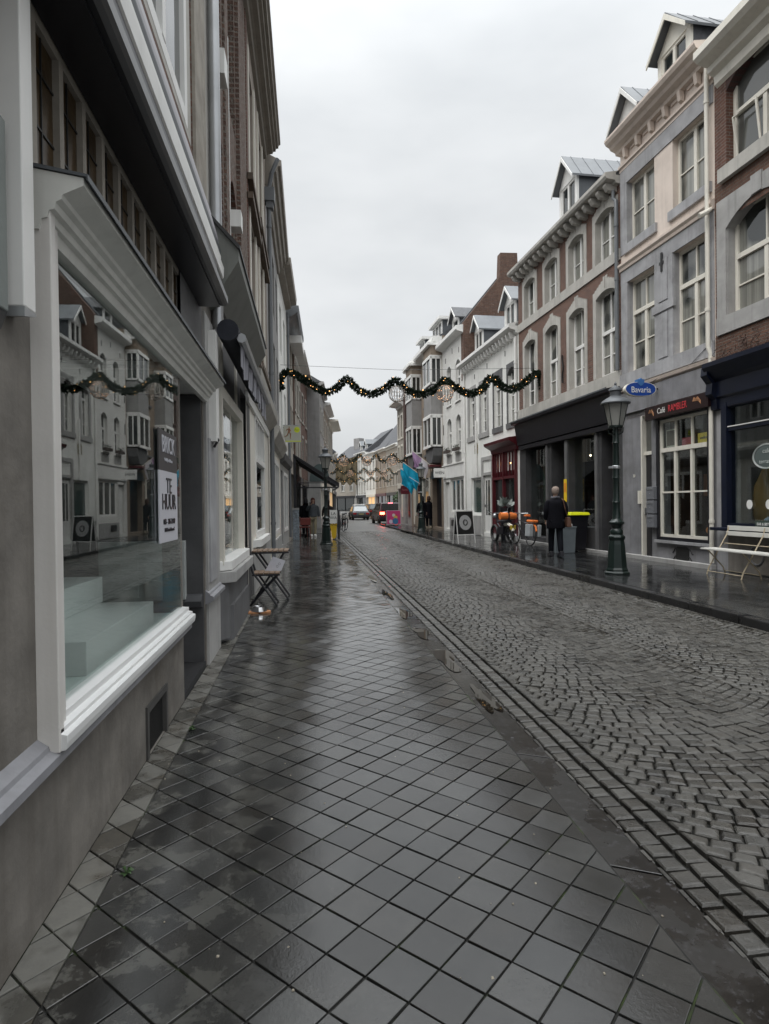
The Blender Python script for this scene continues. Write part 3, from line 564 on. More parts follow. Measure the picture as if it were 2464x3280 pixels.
# ---- R7, R8
def simple(H,wall,h,floors,cols,wh=1.5,ww=.85,shop=BLACKP,fm=WHITE,sur=STONEL,cmat=WHITE,ridge=2.6,shopglass=PANE,gf=2.9,cor=.35,lit=None,pane=PANEC,dorm=0,roofm=None,gable=None):
    a,b=H.s0,H.s1; w=(b-a)/cols; ops=[]
    for z in floors:
        for i in range(cols):
            c=a+w*(i+.5); ops.append((c-ww/2,c+ww/2,z,z+wh))
    H.wall(wall,gf,h,ops,t=.25,name='upper_wall'); H.wall(STONE,0,gf,[(a+.4,b-1.4,.6,gf-.35),(b-1.1,b-.3,.12,gf-.35)],t=.3,name='shop_wall')
    for o in ops:
        H.win(o[0],o[1],o[2],o[3],fm,cols=2,tran=o[2]+wh*.68,y=-.15,pane=pane)
        m=H.mb().box(o[0]-.1,o[0],-.01,.02,o[2],o[3]).box(o[1],o[1]+.1,-.01,.02,o[2],o[3]).box(o[0]-.1,o[1]+.1,-.01,.025,o[3],o[3]+.14).box(o[0]-.12,o[1]+.12,-.2,.05,o[2]-.1,o[2]); m.build('window_surround',sur,H.e)
    H.cornice([(0,h-.25),(.08,h-.22),(.1,h-.1),(cor*.8,h-.05),(cor,h),(cor,h+.1),(0,h+.16)],cmat); H.roof(roofm or SLATE,h+.05,h+ridge)
    H.bx('shop_fascia',shop,a+.2,b-.2,0,.08,gf-.35,gf); f=H.mb().box(a+.4,a+.5,-.1,.03,.6,gf-.35).box(b-1.5,b-1.4,-.1,.03,.6,gf-.35).box(a+.5,b-1.5,-.1,.03,.6,.68).box((a+b)/2-.5,(a+b)/2-.44,-.1,.03,.68,gf-.35); f.build('shop_frame',shop,H.e)
    H.bx('shop_window',lit or shopglass,a+.45,b-1.45,-.06,-.05,.65,gf-.36); H.bx('door',shop,b-1.1,b-.3,-.2,-.15,.12,gf-.4)
    for i in range(dorm):
        c=a+(b-a)*(i+.5)/dorm; H.dormer(c,1.1,-.5,h+.3,h+1.3,h+1.9,seams=False,roofm=ZINC)
    return H
H=simple(House('R',Rp(38.7),Rp(41.0),'narrow dark red brick house between the tan house and the grey house'),BR_DARK,9.3,(4.0,6.6),1,shop=MAROON,sur=BR_DARK)
H=simple(House('R',Rp(41.0),Rp(43.2),'narrow grey house with a swept pale cornice standing out against the sky'),BEIGE,8.3,(3.9,6.0),2,ww=.5,cor=.6,shop=CREAM,sur=CREAM)
for (p0,p1,wl,h,fl,c,lab,kw) in [
 ((10.9,56),(10.4,61.5),YELLOWR,7.6,(3.6,5.6),3,'pale yellow house behind the brown hanging sign',dict(shop=STONED,lit='w')),
 ((10.4,61.5),(9.9,67.5),GREYR,7.9,(3.6,5.7),3,'grey rendered far house with wide white dormers',dict(shop=STONED,dorm=2,ridge=4)),
 ((9.9,67.5),(9.35,74),BEIGE,8.2,(3.7,5.9),4,'far house with a white painted middle and steep dark roof',dict(shop=BLACKP,ridge=5.5)),
 ((9.35,74),(8.75,80.5),BR_BEIGE,8.3,(3.7,5.9),3,'far beige brick house with a steep brick gable',dict(shop=MAROON,ridge=5)),
 ((8.75,80.5),(8.0,86),WHITEWALL,8.4,(3.7,5.9),3,'far white house with dark shutter-like windows and a warmly lit shop',dict(shop=CREAM,lit='w')),
 ((8.0,86),(7.0,91.5),WHITEWALL,8.9,(3.2,4.8,6.5),4,'far cream house with small paired windows over a dark awning',dict(shop=BLACKP,dorm=2,ridge=3.4)),
 ((7.0,91.5),(3.4,97),BEIGE,7.9,(3.6,5.7),3,'far house with a plain roof and a square chimney at the bend of the street',dict(shop=BLACKP,ridge=3)),
 ]:
    if kw.get('lit'): kw['lit']=emit('lit_shop',(1,.62,.28),.32)
    H=simple(House('R',p0,p1,lab),wl,h,fl,c,wh=1.35,ww=.75,**kw)
    if 'brick gable' in lab or 'steep dark' in lab: H.bx('chimney',BR_RED,H.s0+.2,H.s0+1.2,-3.6,-2.6,h+3.2,h+6.4)
    if 'square chimney' in lab: H.bx('chimney',GREYR,H.s1-3,H.s1-1.9,-4,-3,h+2,h+4)
# netted gable at the bend
nt_=empty('scaffold_net',(5.2,90.0,0),rad(12),'brown translucent building net hanging in front of the far houses at the bend','net')
m=MB(); 
for i in range(24):
    x0=-2.0+4*i/24; x1=x0+4/24; y0,y1=.12*sin(i*1.3),.12*sin((i+1)*1.3); m.quad((x0,y0,4.6+.25*sin(i)),(x1,y1,4.6+.25*sin(i+1)),(x1,y1,7.4+1.3*(i+1)/24),(x0,y0,7.4+1.3*i/24))
m.build('net',paint('net_brown',(.13,.105,.065),.9,.4,3),nt_,recalc=False); MB().tube([(-2.0,0,0),(-2.0,0,7.5)],.05,6).tube([(2.0,0,0),(2.0,0,8.8)],.05,6).tube([(-2,0,7.4),(2,0,8.7)],.04,6).build('poles',IRON,nt_)
# ================================================================ LEFT ROW
U0=-.9
# ---- L1 : empty shop to let, nearest
H=House('L',(U0,-4),(U0,6.27),'grey plastered empty shop with a large white-framed show window, nearest on the left'); L1=H
SHOWF=paint('display_white',(.66,.68,.67),.4,.04,2,30,0)
H.wall(PLASTER,.0,4.0,[(2.24,4.47,.62,2.36),(4.55,5.5,.0,2.42),(2.17,4.62,2.5,3.1),(3.5,3.99,.0,.29)],t=.12,name='shop_wall',shell=False)
H.wall(STONEL,4.0,10,[(3.4,5.02,4.35,6.6),(1.2,2.6,4.35,6.6),(3.4,5.02,7.4,9.2)],t=.25,name='upper_wall',depth=8)
H.part('house_shell',H.mb().add([(-4,-8,0),(6.27,-8,0),(6.27,-8,4),(-4,-8,4)],[(0,1,2,3)]).add([(-4,0,0),(-4,-8,0),(-4,-8,4),(-4,0,4)],[(0,1,2,3)]).add([(6.27,-.3,0),(6.27,-8,0),(6.27,-8,4),(6.27,-.3,4)],[(0,1,2,3)]),DARKROOM)
# plinth string moulding
def mould(a,b,z=.52,par=None): return H.cornice([(0,z-.02),(.055,z),(.07,z+.015),(.07,z+.045),(.04,z+.06),(.035,z+.075),(.02,z+.085),(0,z+.10)],paint('blue_grey_moulding',(.23,.23,.245),.5,.12,4,30,.002,streak=.3,dirt=.3),a=a,b=b,name='plinth_moulding')
mould(-4,4.5)
# cellar grate
g=H.mb().box(3.5,3.99,-.03,.012,.25,.29).box(3.5,3.54,-.03,.012,0,.25).box(3.95,3.99,-.03,.012,0,.25).build('cellar_grate_frame',paint('grate_frame',(.06,.058,.055),.6,.2,5,30,.002),H.e)
m=H.mb().box(3.54,3.95,-.035,-.03,0,.25)
for i in range(20): m.box(3.545+i*.0203,3.553+i*.0203,-.03,-.012,0,.25)
m.build('cellar_grate',IRON,H.e)
# show window frame: white box frame with moulded foot
FR=paint('warm_white_frame',(.64,.62,.59),.38,.06,2,60,.0012,streak=.25,dirt=.2,dirtc=(.33,.30,.26))
m=H.mb().box(2.16,2.2,-.02,.07,.57,2.40).box(2.2,2.26,-.02,.055,.60,2.34)
m.build('frame_post',FR,H.e,bevel=.004)
m=H.mb().prism('x',[(-.02,.58),(.045,.58),(.06,.57),(.085,.575),(.09,.60),(.09,.625),(.07,.63),(.07,.645),(.045,.65),(.045,.675),(-.0,.68),(-.02,.68)],2.17,4.53); m.build('window_sill',paint('sill_white',(.68,.68,.67),.3,.03,2,60,.0005),H.e,bevel=.002)
m=H.mb().box(2.26,4.46,-.02,.03,2.31,2.36); m.build('frame_head',FR,H.e)
# shop cornice over window and door
cp=[(0,2.30),(.035,2.30),(.045,2.335),(.062,2.34),(.068,2.362),(.085,2.368),(.09,2.39),(.108,2.40),(.112,2.415),(.168,2.442),(.178,2.447),(.178,2.472),(0,2.50)]
H.cornice(cp,paint('cornice_white',(.64,.64,.60),.5,.08,3,40,.001,streak=.2),a=2.152,b=5.55,name='shop_cornice')
H.cornice([(0,2.503),(.182,2.474),(.19,2.474),(.19,2.462),(.194,2.462),(.194,2.482),(0,2.515)],LEAD,a=2.145,b=5.57,name='lead_flashing')
H.bx('door_soffit',WHITE,4.5,5.5,-.9,.0,2.36,2.41)
# glass
sg=H.bx('show_window',CLEAR,2.22,4.47,-.0,.008,.66,2.34)
H.part('glass_return',H.mb().box(4.462,4.472,-1.3,-.001,.66,2.34),CLEAR)
# transom lights
DG=paint('leaded_glass',(.045,.028,.012),.3,.6,6,8,.01,spec=.2)
for i in range(10):
    a=2.215+i*.2395; b=a+.2395
    f=H.mb().box(a-.012,a+.028,-.028,.0,2.50,3.05).box(a-.012,b-.012,-.028,-.004,3.05,3.1).build('transom_mullion',paint('old_white_timber',(.27,.245,.21),.6,.25,5,40,.002,streak=.3),H.e)
    p=H.mb().box(a+.02,b-.01,-.035,-.025,2.50,3.05); q=H.mb()
    for zz in (2.72,2.92): q.box(a+.02,b-.01,-.026,-.020,zz-.004,zz+.004)
    q.box((a+b)/2-.003,(a+b)/2+.003,-.026,-.019,2.52,3.05); pn=p.build('pane',DG,f); q.build('leading',IRON,pn)
H.bx('door_transom_panel',STONED,4.62,5.5,-.02,.004,2.56,3.1)
# awning box and fascia
H.part('awning_cassette',H.mb().box(-4,5.3,.0,.17,3.10,3.40),BLACKP)
H.part('awning_soffit',H.mb().box(-4,5.4,.0,.175,3.085,3.10).box(-4,5.4,.17,.20,3.10,3.20),BLACKP)
H.cornice([(.175,3.11),(.19,3.10),(.225,3.105),(.24,3.12),(.24,3.17),(.23,3.19),(.19,3.19),(.175,3.17)],paint('rail_grey',(.17,.17,.17),.4,.1,3,30,.001,metal=.5),a=-4,b=5.42,name='awning_rail')
H.cornice([(0,3.40),(.17,3.40),(.18,3.41),(.185,3.50),(.16,3.52),(.16,3.60),(0,3.60)],WHITE,b=5.62,name='fascia_ledge')
H.cornice([(0,3.60),(.155,3.61),(.16,3.65),(.14,3.67),(.135,3.74),(0,3.74)],LEAD,b=5.62,name='gutter_moulding')
H.cornice([(0,3.74),(.125,3.75),(.12,3.82),(.02,4.18),(0,4.19)],paint('lavender_board',(.30,.29,.31),.5,.08,2,40,.001,streak=.2),b=5.95,name='fascia_board')
for a,b,z0,z1 in [(3.4,5.02,4.35,6.6),(1.2,2.6,4.35,6.6),(3.4,5.02,7.4,9.2)]:
    H.win(a,b,z0,z1,WHITE,cols=2,tran=z0+1.4,y=.0,fw=.10); 
H.wall(BR_OLD,4.0,10,[(3.2,5.16,4.25,6.75),(1.0,2.8,4.25,6.75),(3.2,5.16,7.3,9.35)],y=.012,t=.02,b=5.16,shell=False,name='brick_face')
H.bx('stone_quoin_strip',paint('patched_stone',(.30,.275,.235),.85,.2,5,16,.008,dirt=.5,dirtc=(.14,.10,.07)),5.18,5.7,0,.035,4.0,10)
H.pipe(6.08,3.1,10,METAL,.06,.055)
# pier with moulding, door recess
H.wall(STONED,0,2.5,(),y=-.0,a=-4,b=-3.9,shell=False,name='end_wall')
H.part('door_recess_wall',H.mb().box(5.485,5.56,-1.6,-.012,.05,2.355),paint('recess_stone',(.075,.075,.078),.45,.25,3,30,.002,dirt=.3),)
H.part('recess_moulding',H.mb().prism('y',[(5.49,.52),(5.43,.53),(5.42,.58),(5.45,.62),(5.49,.64)],-1.6,-.02),paint('recess_moulding',(.075,.076,.08),.4,.2,3,30,.002))
H.part('recess_back',H.mb().box(4.47,5.5,-1.64,-1.6,.05,2.42),DARKROOM); H.bx('shop_door',BLACKP,4.6,5.4,-1.6,-1.55,.1,2.2)
H.bx('doorstep',paint('black_mat',(.012,.012,.013),.9,.2,60,90,.004),4.55,5.5,-1.6,.0,.0,.05)
H.bx('pier',STONE,5.56,6.27,-.3,.02,0,3.1); mould(5.5,6.27,.56)
H.bx('pier_face',STONEB,5.62,6.0,.02,.035,.72,2.0)
H.bx('white_casing',WHITE,5.72,5.9,.02,.085,1.98,2.98); H.part('casing_bracket',H.mb().tube([(5.8,.05,2.05),(5.8,.09,2.0),(5.8,.05,1.93)],.012,6),IRON)
# interior of the show window
m=H.mb(); m.quad((2.17,-1.3,.6),(4.5,-1.3,.6),(4.5,-1.3,2.45),(2.17,-1.3,2.45)).quad((2.17,-.12,.6),(2.17,-1.3,.6),(2.17,-1.3,2.45),(2.17,-.12,2.45)).quad((2.17,-.12,2.42),(4.5,-.12,2.42),(4.5,-1.3,2.42),(2.17,-1.3,2.42))
m.build('display_back',paint('display_dark',(.035,.04,.04),.7,.2,2,0,0),H.e)
H.bx('display_floor',paint('display_floor',(.55,.62,.60),.35,.04,2,0,0),2.22,4.46,-1.29,-.06,.60,.65); H.bx('display_floor_edge',paint('dark_teal_edge',(.05,.075,.07),.4),2.22,4.46,-.06,-.01,.60,.648)
e=empty('display_podium',(-.98,2.83,.65),0,'stepped pale white podium standing empty behind the big show window','podium')
MB().box(-.95,.01,0,1.17,0,.152).build('lower_step',SHOWF,e,bevel=.004); MB().box(-.95,-.30,-.5,1.2,.152,.31).build('upper_step',SHOWF,e,bevel=.004)
e=empty('meter_cabinet',(-1.75,5.48,.6),0,'white twin-door cabinet on the dark entrance wall, seen through the show window','cabinet')
CAB=paint('cabinet_white',(.40,.42,.41),.5,.06,8,60,.0005)
MB().box(0,.70,-.07,.0,0,.50).build('body',CAB,e,bevel=.004)
for x0 in (.03,.37): d=MB().box(x0,x0+.29,-.082,-.07,.03,.35).build('door',CAB,e,bevel=.003); MB().ball((x0+.15,-.09,.31),.012,8,5).build('knob',METAL,d); MB().box(x0,x0+.29,-.08,-.07,.39,.46).build('slot_panel',CAB,e)
# to-let poster on the glass
e=empty('to_let_poster',(-.885,3.80,1.17),0,'tall dark grey and white to-let poster fixed on the show window glass','poster')
PW=paint('poster_white',(.52,.52,.56),.5,.02,2,0,0); PD=paint('poster_grey',(.055,.05,.052),.5,.05,2,0,0)
MB().box(0,.008,0,.5,0,.44).build('white_half',PW,e); MB().prism('x',[(0,.44),(.5,.44),(.5,.685),(0,.69)],0,.008).build('grey_half',PD,e)
rt=(pi/2,0,pi/2)
text('lettering','BRICK',.15,PW,e,(.010,.25,.60),rt,.85); text('small_lettering','bedrijfsmakelaars',.03,PW,e,(.010,.25,.51),rt,1)
text('lettering','TE',.14,BLACKP,e,(.010,.25,.345),rt,1); text('lettering','HUUR',.14,BLACKP,e,(.010,.25,.245),rt,1)
text('phone_number','043 - 205 79 89',.05,BLACKP,e,(.010,.25,.125),rt,1); text('small_lettering','BRICKmakelaars.nl',.035,BLACKP,e,(.010,.25,.075),rt,1)
# casings at far left
e=empty('shutter_casing',(-.9,1.97,1.99),0,'tall white vertical casing on the plaster wall at the left edge of the photo','casing')
MB().box(0,.065,-.0,.08,.0,2.2).build('casing',WHITE,e,bevel=.004); MB().prism('x',[(0,0),(.08,0),(.08,-.01),(0,-.03)],.0,.065).build('end_cap',METAL,e)
e=empty('wall_panel_sign',(-.9,1.80,1.90),0,'grey-green flat box mounted beside the white casing at the far left edge','box')
MB().box(0,.035,-.3,.14,.06,.62).build('body',paint('greygreen_metal',(.19,.21,.20),.4),e,bevel=.005); MB().prism('x',[(-.3,.06),(.14,.06),(.10,.0),(-.3,.0)],.0,.03).build('hood',IRON,e)
# ---- L2 : brick house, shop with awning
H=House('L',(U0,6.27),(U0,9.9),'brick house with brick-arched windows above the shop with the rolled-up awning, second on the left'); L2=H
U=[(6.5,7.08,6.35,8.6),(7.75,8.4,6.25,8.6),(6.5,7.08,4.3,5.5),(7.75,8.4,4.3,5.5)]
H.wall(BR_ROUGH,4.0,10.0,U,t=.35,name='upper_wall')
for a,b,z0,z1 in U: H.win(a,b,z0,z1,WHITE,y=-.3,cols=2,pane=PANE); H.part('window_arch',H.arch(a,b,z1-.2,z1,None,-.3,.001),BR_RED)
H.part('render_pilaster',H.mb().box(8.5,8.75,-.01,.05,4.0,9.8).box(7.2,7.45,-.01,.03,4.0,9.8),BR_ROUGH); H.bx('white_line',WHITE,7.46,7.49,.0,.035,4.1,6.9)
H.each('corbel_block',WHITE,[(6.4,6.65,0,.12,5.75,6.0),(7.6,7.8,0,.14,4.75,4.95),(9.5,9.7,0,.1,4.1,4.22)])
H.wall(STONED,0,4.05,[(6.4,8.42,.75,2.62),(8.55,9.4,.0,3.0)],t=.3,name='shop_wall',shell=False)
m=H.mb().box(6.35,6.45,-.06,.05,.80,2.62).box(8.3,8.42,-.06,.05,.80,2.62).box(6.45,8.3,-.06,.05,2.5,2.62).box(7.6,7.68,-.06,-.02,.85,2.5); m.build('shop_frame',CREAM,H.e)
m=H.mb().prism('z',[(6.3,0),(6.45,.12),(8.3,.12),(8.42,.05),(8.42,-.05),(6.3,-.05)],.74,.84); m.build('shop_sill',WHITE,H.e,bevel=.01); m=H.mb().prism('z',[(6.3,0),(6.4,.16),(8.4,.16),(8.5,.05),(8.5,-.05),(6.3,-.05)],.62,.735); m.build('stone_sill',STONE,H.e,bevel=.008)
H.part('stone_plinth',H.mb().prism('z',[(6.32,0),(6.42,.08),(8.4,.08),(8.45,0)],.05,.62).prism('z',[(6.5,0),(6.6,.11),(8.3,.11),(8.4,.0)],.0,.36),STONED)
H.bx('shop_window',CLEAR,6.45,8.3,-.03,-.02,.84,2.5); H.part('shop_room',H.mb().add([(6.3,-2,.4),(8.5,-2,.4),(8.5,-2,3),(6.3,-2,3)],[(0,1,2,3)]).add([(8.5,-.3,.4),(8.5,-2,.4),(8.5,-2,3),(8.5,-.3,3)],[(0,1,2,3)]).add([(6.3,-.3,.5),(8.5,-.3,.5),(8.5,-2,.5),(6.3,-2,.5)],[(0,1,2,3)]),paint('room_olive',(.05,.055,.045),.8))
H.bx('door_recess',DARKROOM,8.55,9.4,-.9,-.85,0,3.0); H.bx('transom_window',PANE,6.45,8.3,-.05,-.04,2.7,3.05); H.each('transom_post',CREAM,[(7.9,8.05,-.05,.02,2.62,3.2),(6.4,6.5,-.05,.05,2.62,3.1)])
H.cornice([(0,3.25),(.06,3.28),(.10,3.3),(.30,3.62),(.30,3.72),(0,4.05)],paint('greygreen_board',(.145,.15,.135),.55,.1,3,30,.001,streak=.3),a=5.75,b=9.3,name='fascia_board')
H.cornice([(.30,3.72),(.315,3.72),(.315,3.75),(0,4.085),(0,4.05)],IRON,a=5.72,b=9.33,name='lead_flashing')
aw=empty('rolled_awning',(-.72,6.2,3.02),0,'rolled-up dark awning with a pale hanging valance over the second shop on the left','awning')
MB().tube([(0,-.35,0),(0,3.2,0)],.10,14).build('roller',paint('awning_navy',(.012,.014,.022),.8,.2,9,60,.002),aw,smooth=True); MB().tube([(.12,-.3,-.06),(.12,3.3,-.06)],.045,8).build('front_rail',METAL,aw,smooth=True)
m=MB(); k=40
for i in range(k):
    y0=-.2+3.45*i/k; y1=-.2+3.45*(i+1)/k; f=lambda i:.10+.018*sin(i*1.1); g=lambda i:-.30-.05*abs(sin(i*.42))
    m.quad((f(i),y0,-.08),(f(i+1),y1,-.08),(f(i+1)+.01*sin(i*2.),y1,g(i+1)),(f(i)+.01*sin(i*2.),y0,g(i)))
m.build('valance',paint('valance_grey',(.25,.25,.28),.85,.1,6),aw,recalc=False)
# ---- L3 : stone-framed house
H=House('L',(U0,9.9),(U0,14.6),'beige stone house with brown window canopies above the white shopfront, third on the left'); L3=H
U=[(10.35,11.35,4.3,6.15),(12.3,13.3,4.3,6.3),(10.35,11.3,6.75,8.75),(12.3,13.3,6.95,8.9)]
H.wall(paint('beige_stone',(.32,.275,.235),.8,.1,2,20,.003,streak=.3,dirt=.2),3.4,9.4,U,t=.3,name='upper_wall')
for a,b,z0,z1 in U:
    H.win(a,b,z0,z1,WHITE,y=-.25,cols=2,tran=z0+1.2); H.part('window_surround',H.mb().box(a-.12,a-.02,-.01,.03,z0,z1+.1).box(b+.02,b+.12,-.01,.03,z0,z1+.1),CREAM)
BRN=paint('brown_stone',(.10,.072,.05),.7,.2,4,20,.003)
for a,b,z in ((9.95,11.75,6.25),(11.9,14.2,6.42),(9.95,11.75,6.55),(11.9,14.2,6.75),(9.95,11.5,3.9),(11.7,14.2,4.0)): H.bx('window_canopy',BRN,a,b,-.02,.10,z,z+.1)
H.bx('brick_panel',BR_RED,9.95,10.2,0,.015,3.5,9.3)
H.wall(CREAM,0,3.4,[(10.75,12.85,.85,3.0),(12.9,13.9,.1,2.3) if False else (10.75,12.85,.85,3.0)],t=.2,name='shop_wall',shell=False,a=9.3,b=14.3)
H.cornice([(0,3.1),(.05,3.1),(.22,3.3),(.24,3.42),(0,3.5)],STONEL,a=9.25,b=14.4,name='shop_cornice'); H.bx('fascia_panel',WHITE,9.3,14.2,0,.04,2.95,3.1)
f=H.win(10.75,12.85,.85,3.0,WHITE,cols=1,tran=2.2,topcols=4,y=.02,pane=CLEAR,fw=.1); H.part('shop_sill',H.mb().prism('z',[(10.2,0),(10.5,.12),(12.8,.12),(13.0,0)],.72,.84),WHITE)
H.part('shop_room',H.mb().add([(10.3,-1.5,.4),(13,-1.5,.4),(13,-1.5,3),(10.3,-1.5,3)],[(0,1,2,3)]).add([(13,-.2,.4),(13,-1.5,.4),(13,-1.5,3),(13,-.2,3)],[(0,1,2,3)]),MC['room_olive'])
H.bx('plinth',STONE,9.9,14.3,0,.035,0,.68); H.pipe(14.42,.2,8.7,ZINC,.09,.05); H.part('pipe_hopper',H.mb().box(14.3,14.58,.0,.22,8.35,8.65).box(14.34,14.54,.03,.19,8.2,8.35),ZINC)
m=H.mb().tube([(14.44,.10,8.7),(14.4,.16,9.0),(14.42,.3,9.35)],.05,8); m.build('gutter_outlet',ZINC,H.e)
c=H.mb().prism('x',[(0,9.2),(.06,9.22),(.08,9.3),(.12,9.32),(.2,9.33),(.22,9.38),(.27,9.39),(.28,9.45),(.33,9.46),(.34,9.52),(.38,9.55),(.38,9.62),(0,9.8)],6.3,14.2); c.build('cornice',paint('taupe_cornice',(.25,.225,.19),.6,.1,3,30,.001,streak=.3),H.e)
H.roof(SLATE,9.7,12,a=9.95)
# ---- L4..L9
H=House('L',(U0,14.6),(U0,20.2),'grey plastered house with a ribbed pale cornice beyond the grey downpipe, on the left'); L4=H
U=[(a,b,z,z+1.6) for a,b in ((15.3,16.2),(17.2,18.1),(18.9,19.7)) for z in (4.3,6.7)]
H.wall(GREYR,3.5,9.2,U,t=.25,name='upper_wall')
for o in U: H.win(*o,WHITE,y=-.18,cols=2,tran=o[2]+1.1)
H.cornice([(0,8.85),(.06,8.87),(.1,9.0),(.16,9.02),(.2,9.14),(.26,9.16),(.3,9.28),(.36,9.3),(.38,9.42),(0,9.6)],MC['taupe_cornice'])
H.wall(CREAM,0,3.5,[(14.9,16.0,.1,2.7),(16.6,19.6,.6,2.7)],t=.25,name='shop_wall'); H.win(16.6,19.6,.6,2.7,WHITE,cols=3,y=.0,fw=.12); H.bx('door',DARKROOM,14.9,16.0,-.24,-.2,.1,2.7); H.cornice([(0,2.9),(.1,2.95),(.25,3.2),(.25,3.3),(0,3.4)],STONEL,name='shop_cornice',a=14.9,b=20.1); H.bx('plinth',STONE,16.4,20,0,.04,0,.5)
H.part('cable_lights',H.mb().tube([(15.0,.06,.5+i*.3+0) if i%2 else (15.05,.09,.5+i*.3) for i in range(8)],.012,4),WHITE)
H=House('L',(U0,20.2),(-.78,24.5),'white rendered house in the left row with thin dark slits, beyond the garland end'); 
U=[(a,b,z,z+1.6) for a,b in ((20.9,21.8),(22.8,23.7)) for z in (3.9,6.6)]
H.wall(WHITEWALL,3.2,9.2,U,t=.25,name='upper_wall'); 
for o in U: H.win(*o,WHITE,y=-.15,cols=2,tran=o[2]+1.1)
H.cornice([(0,9.0),(.2,9.05),(.22,9.15),(.42,9.2),(.44,9.4),(0,9.5)],MC['taupe_cornice'],b=24.3); H.wall(STONE,0,3.2,[(20.5,21.4,.1,2.6),(21.9,24.0,.5,2.6)],t=.25,name='shop_wall'); H.win(21.9,24.0,.5,2.6,WHITE,cols=2,y=.02,fw=.12); H.bx('door',BLACKP,20.5,21.4,-.2,-.16,.1,2.6); H.cornice([(0,2.8),(.15,2.9),(.2,3.1),(0,3.15)],STONED,name='shop_cornice'); H.pipe(24.3,.2,8.9,ZINC,.08,.05)
H=House('L',(-.78,24.5),(-.62,29.2),'old stone and brick house behind the terrace awning on the left'); L6=H
U=[(a,b,z,z+1.8) for a,b in ((25.2,26.0),(26.6,27.4),(27.9,28.7)) for z in (3.9,6.6)]
H.wall(BEIGE,0,9.1,U+[(25,28.6,.3,2.8)],t=.25,name='wall'); 
for o in U: H.win(*o,WHITE,y=-.15,cols=2,tran=o[2]+1.2)
H.part('brick_shaft',H.mb().box(28.75,29.15,0,.05,3,8.8),BR_OLD); H.bx('shop_front',BLACKP,25,28.6,-.2,-.15,.3,2.8)
for i,(z,o,d) in enumerate(((9.05,.45,0),(8.5,.5,0))): H.bx('box_gutter',WHITE if i else ZINC,24.6+2.2*i,26.9+2.2*i,0,o,z-.1,z+.22)
H.cornice([(0,8.7),(.45,9.0),(.5,9.1),(.5,9.25),(0,9.3)],ZINC,name='eaves')
for (p0,p1,wl,h,fl,c,lab,kw) in [
 ((-.62,29.2),(-.36,34),BEIGE,8.6,(3.6,6.0),3,'beige house with deep wooden eaves in the left row, just beyond the terrace awning',dict(cor=.55,shop=STONED,cmat=WHITE)),
 ((-.36,34),(-.02,38.5),BR_RED,8.8,(3.7,6.1),2,'brick house with a stone pilaster in the left row before the row steps forward',dict(cor=.45,shop=BLACKP,cmat=BEIGE)),
 ((.75,38.5),(1.15,44.5),GREYR,9.0,(3.7,6.2),3,'white house whose plain side wall stands forward above the left garland',dict(cor=.3,shop=CREAM,cmat=STONE)),
 ((1.15,44.5),(1.7,51),BR_BEIGE,8.7,(3.6,6.1),3,'beige brick house with rounded pale gable cornice further down the left row',dict(cor=.5,shop=BLACKP)),
 ((1.7,51),(2.3,58),BEIGE,8.4,(3.6,6.0),3,'far left house with an ornate bracketed cornice against the sky',dict(cor=.8,shop=CREAM,lit='w',cmat=CREAM)),
 ((2.3,58),(3.0,68),GREYR,6.2,(3.6,),4,'far left grey house with a low sloping roof',dict(cor=.3,shop=STONED,ridge=3.4)),
 ((3.0,68),(3.4,84),YELLOWR,7.2,(3.5,5.4),5,'farthest house of the left row before the bend, with a pale shopfront',dict(cor=.3,shop=CREAM,lit='w',ridge=3.5))]:
    if kw.get('lit'): kw['lit']=MC['lit_shop']
    simple(House('L',p0,p1,lab),wl,h,fl,c,wh=1.5,ww=.8,**kw)
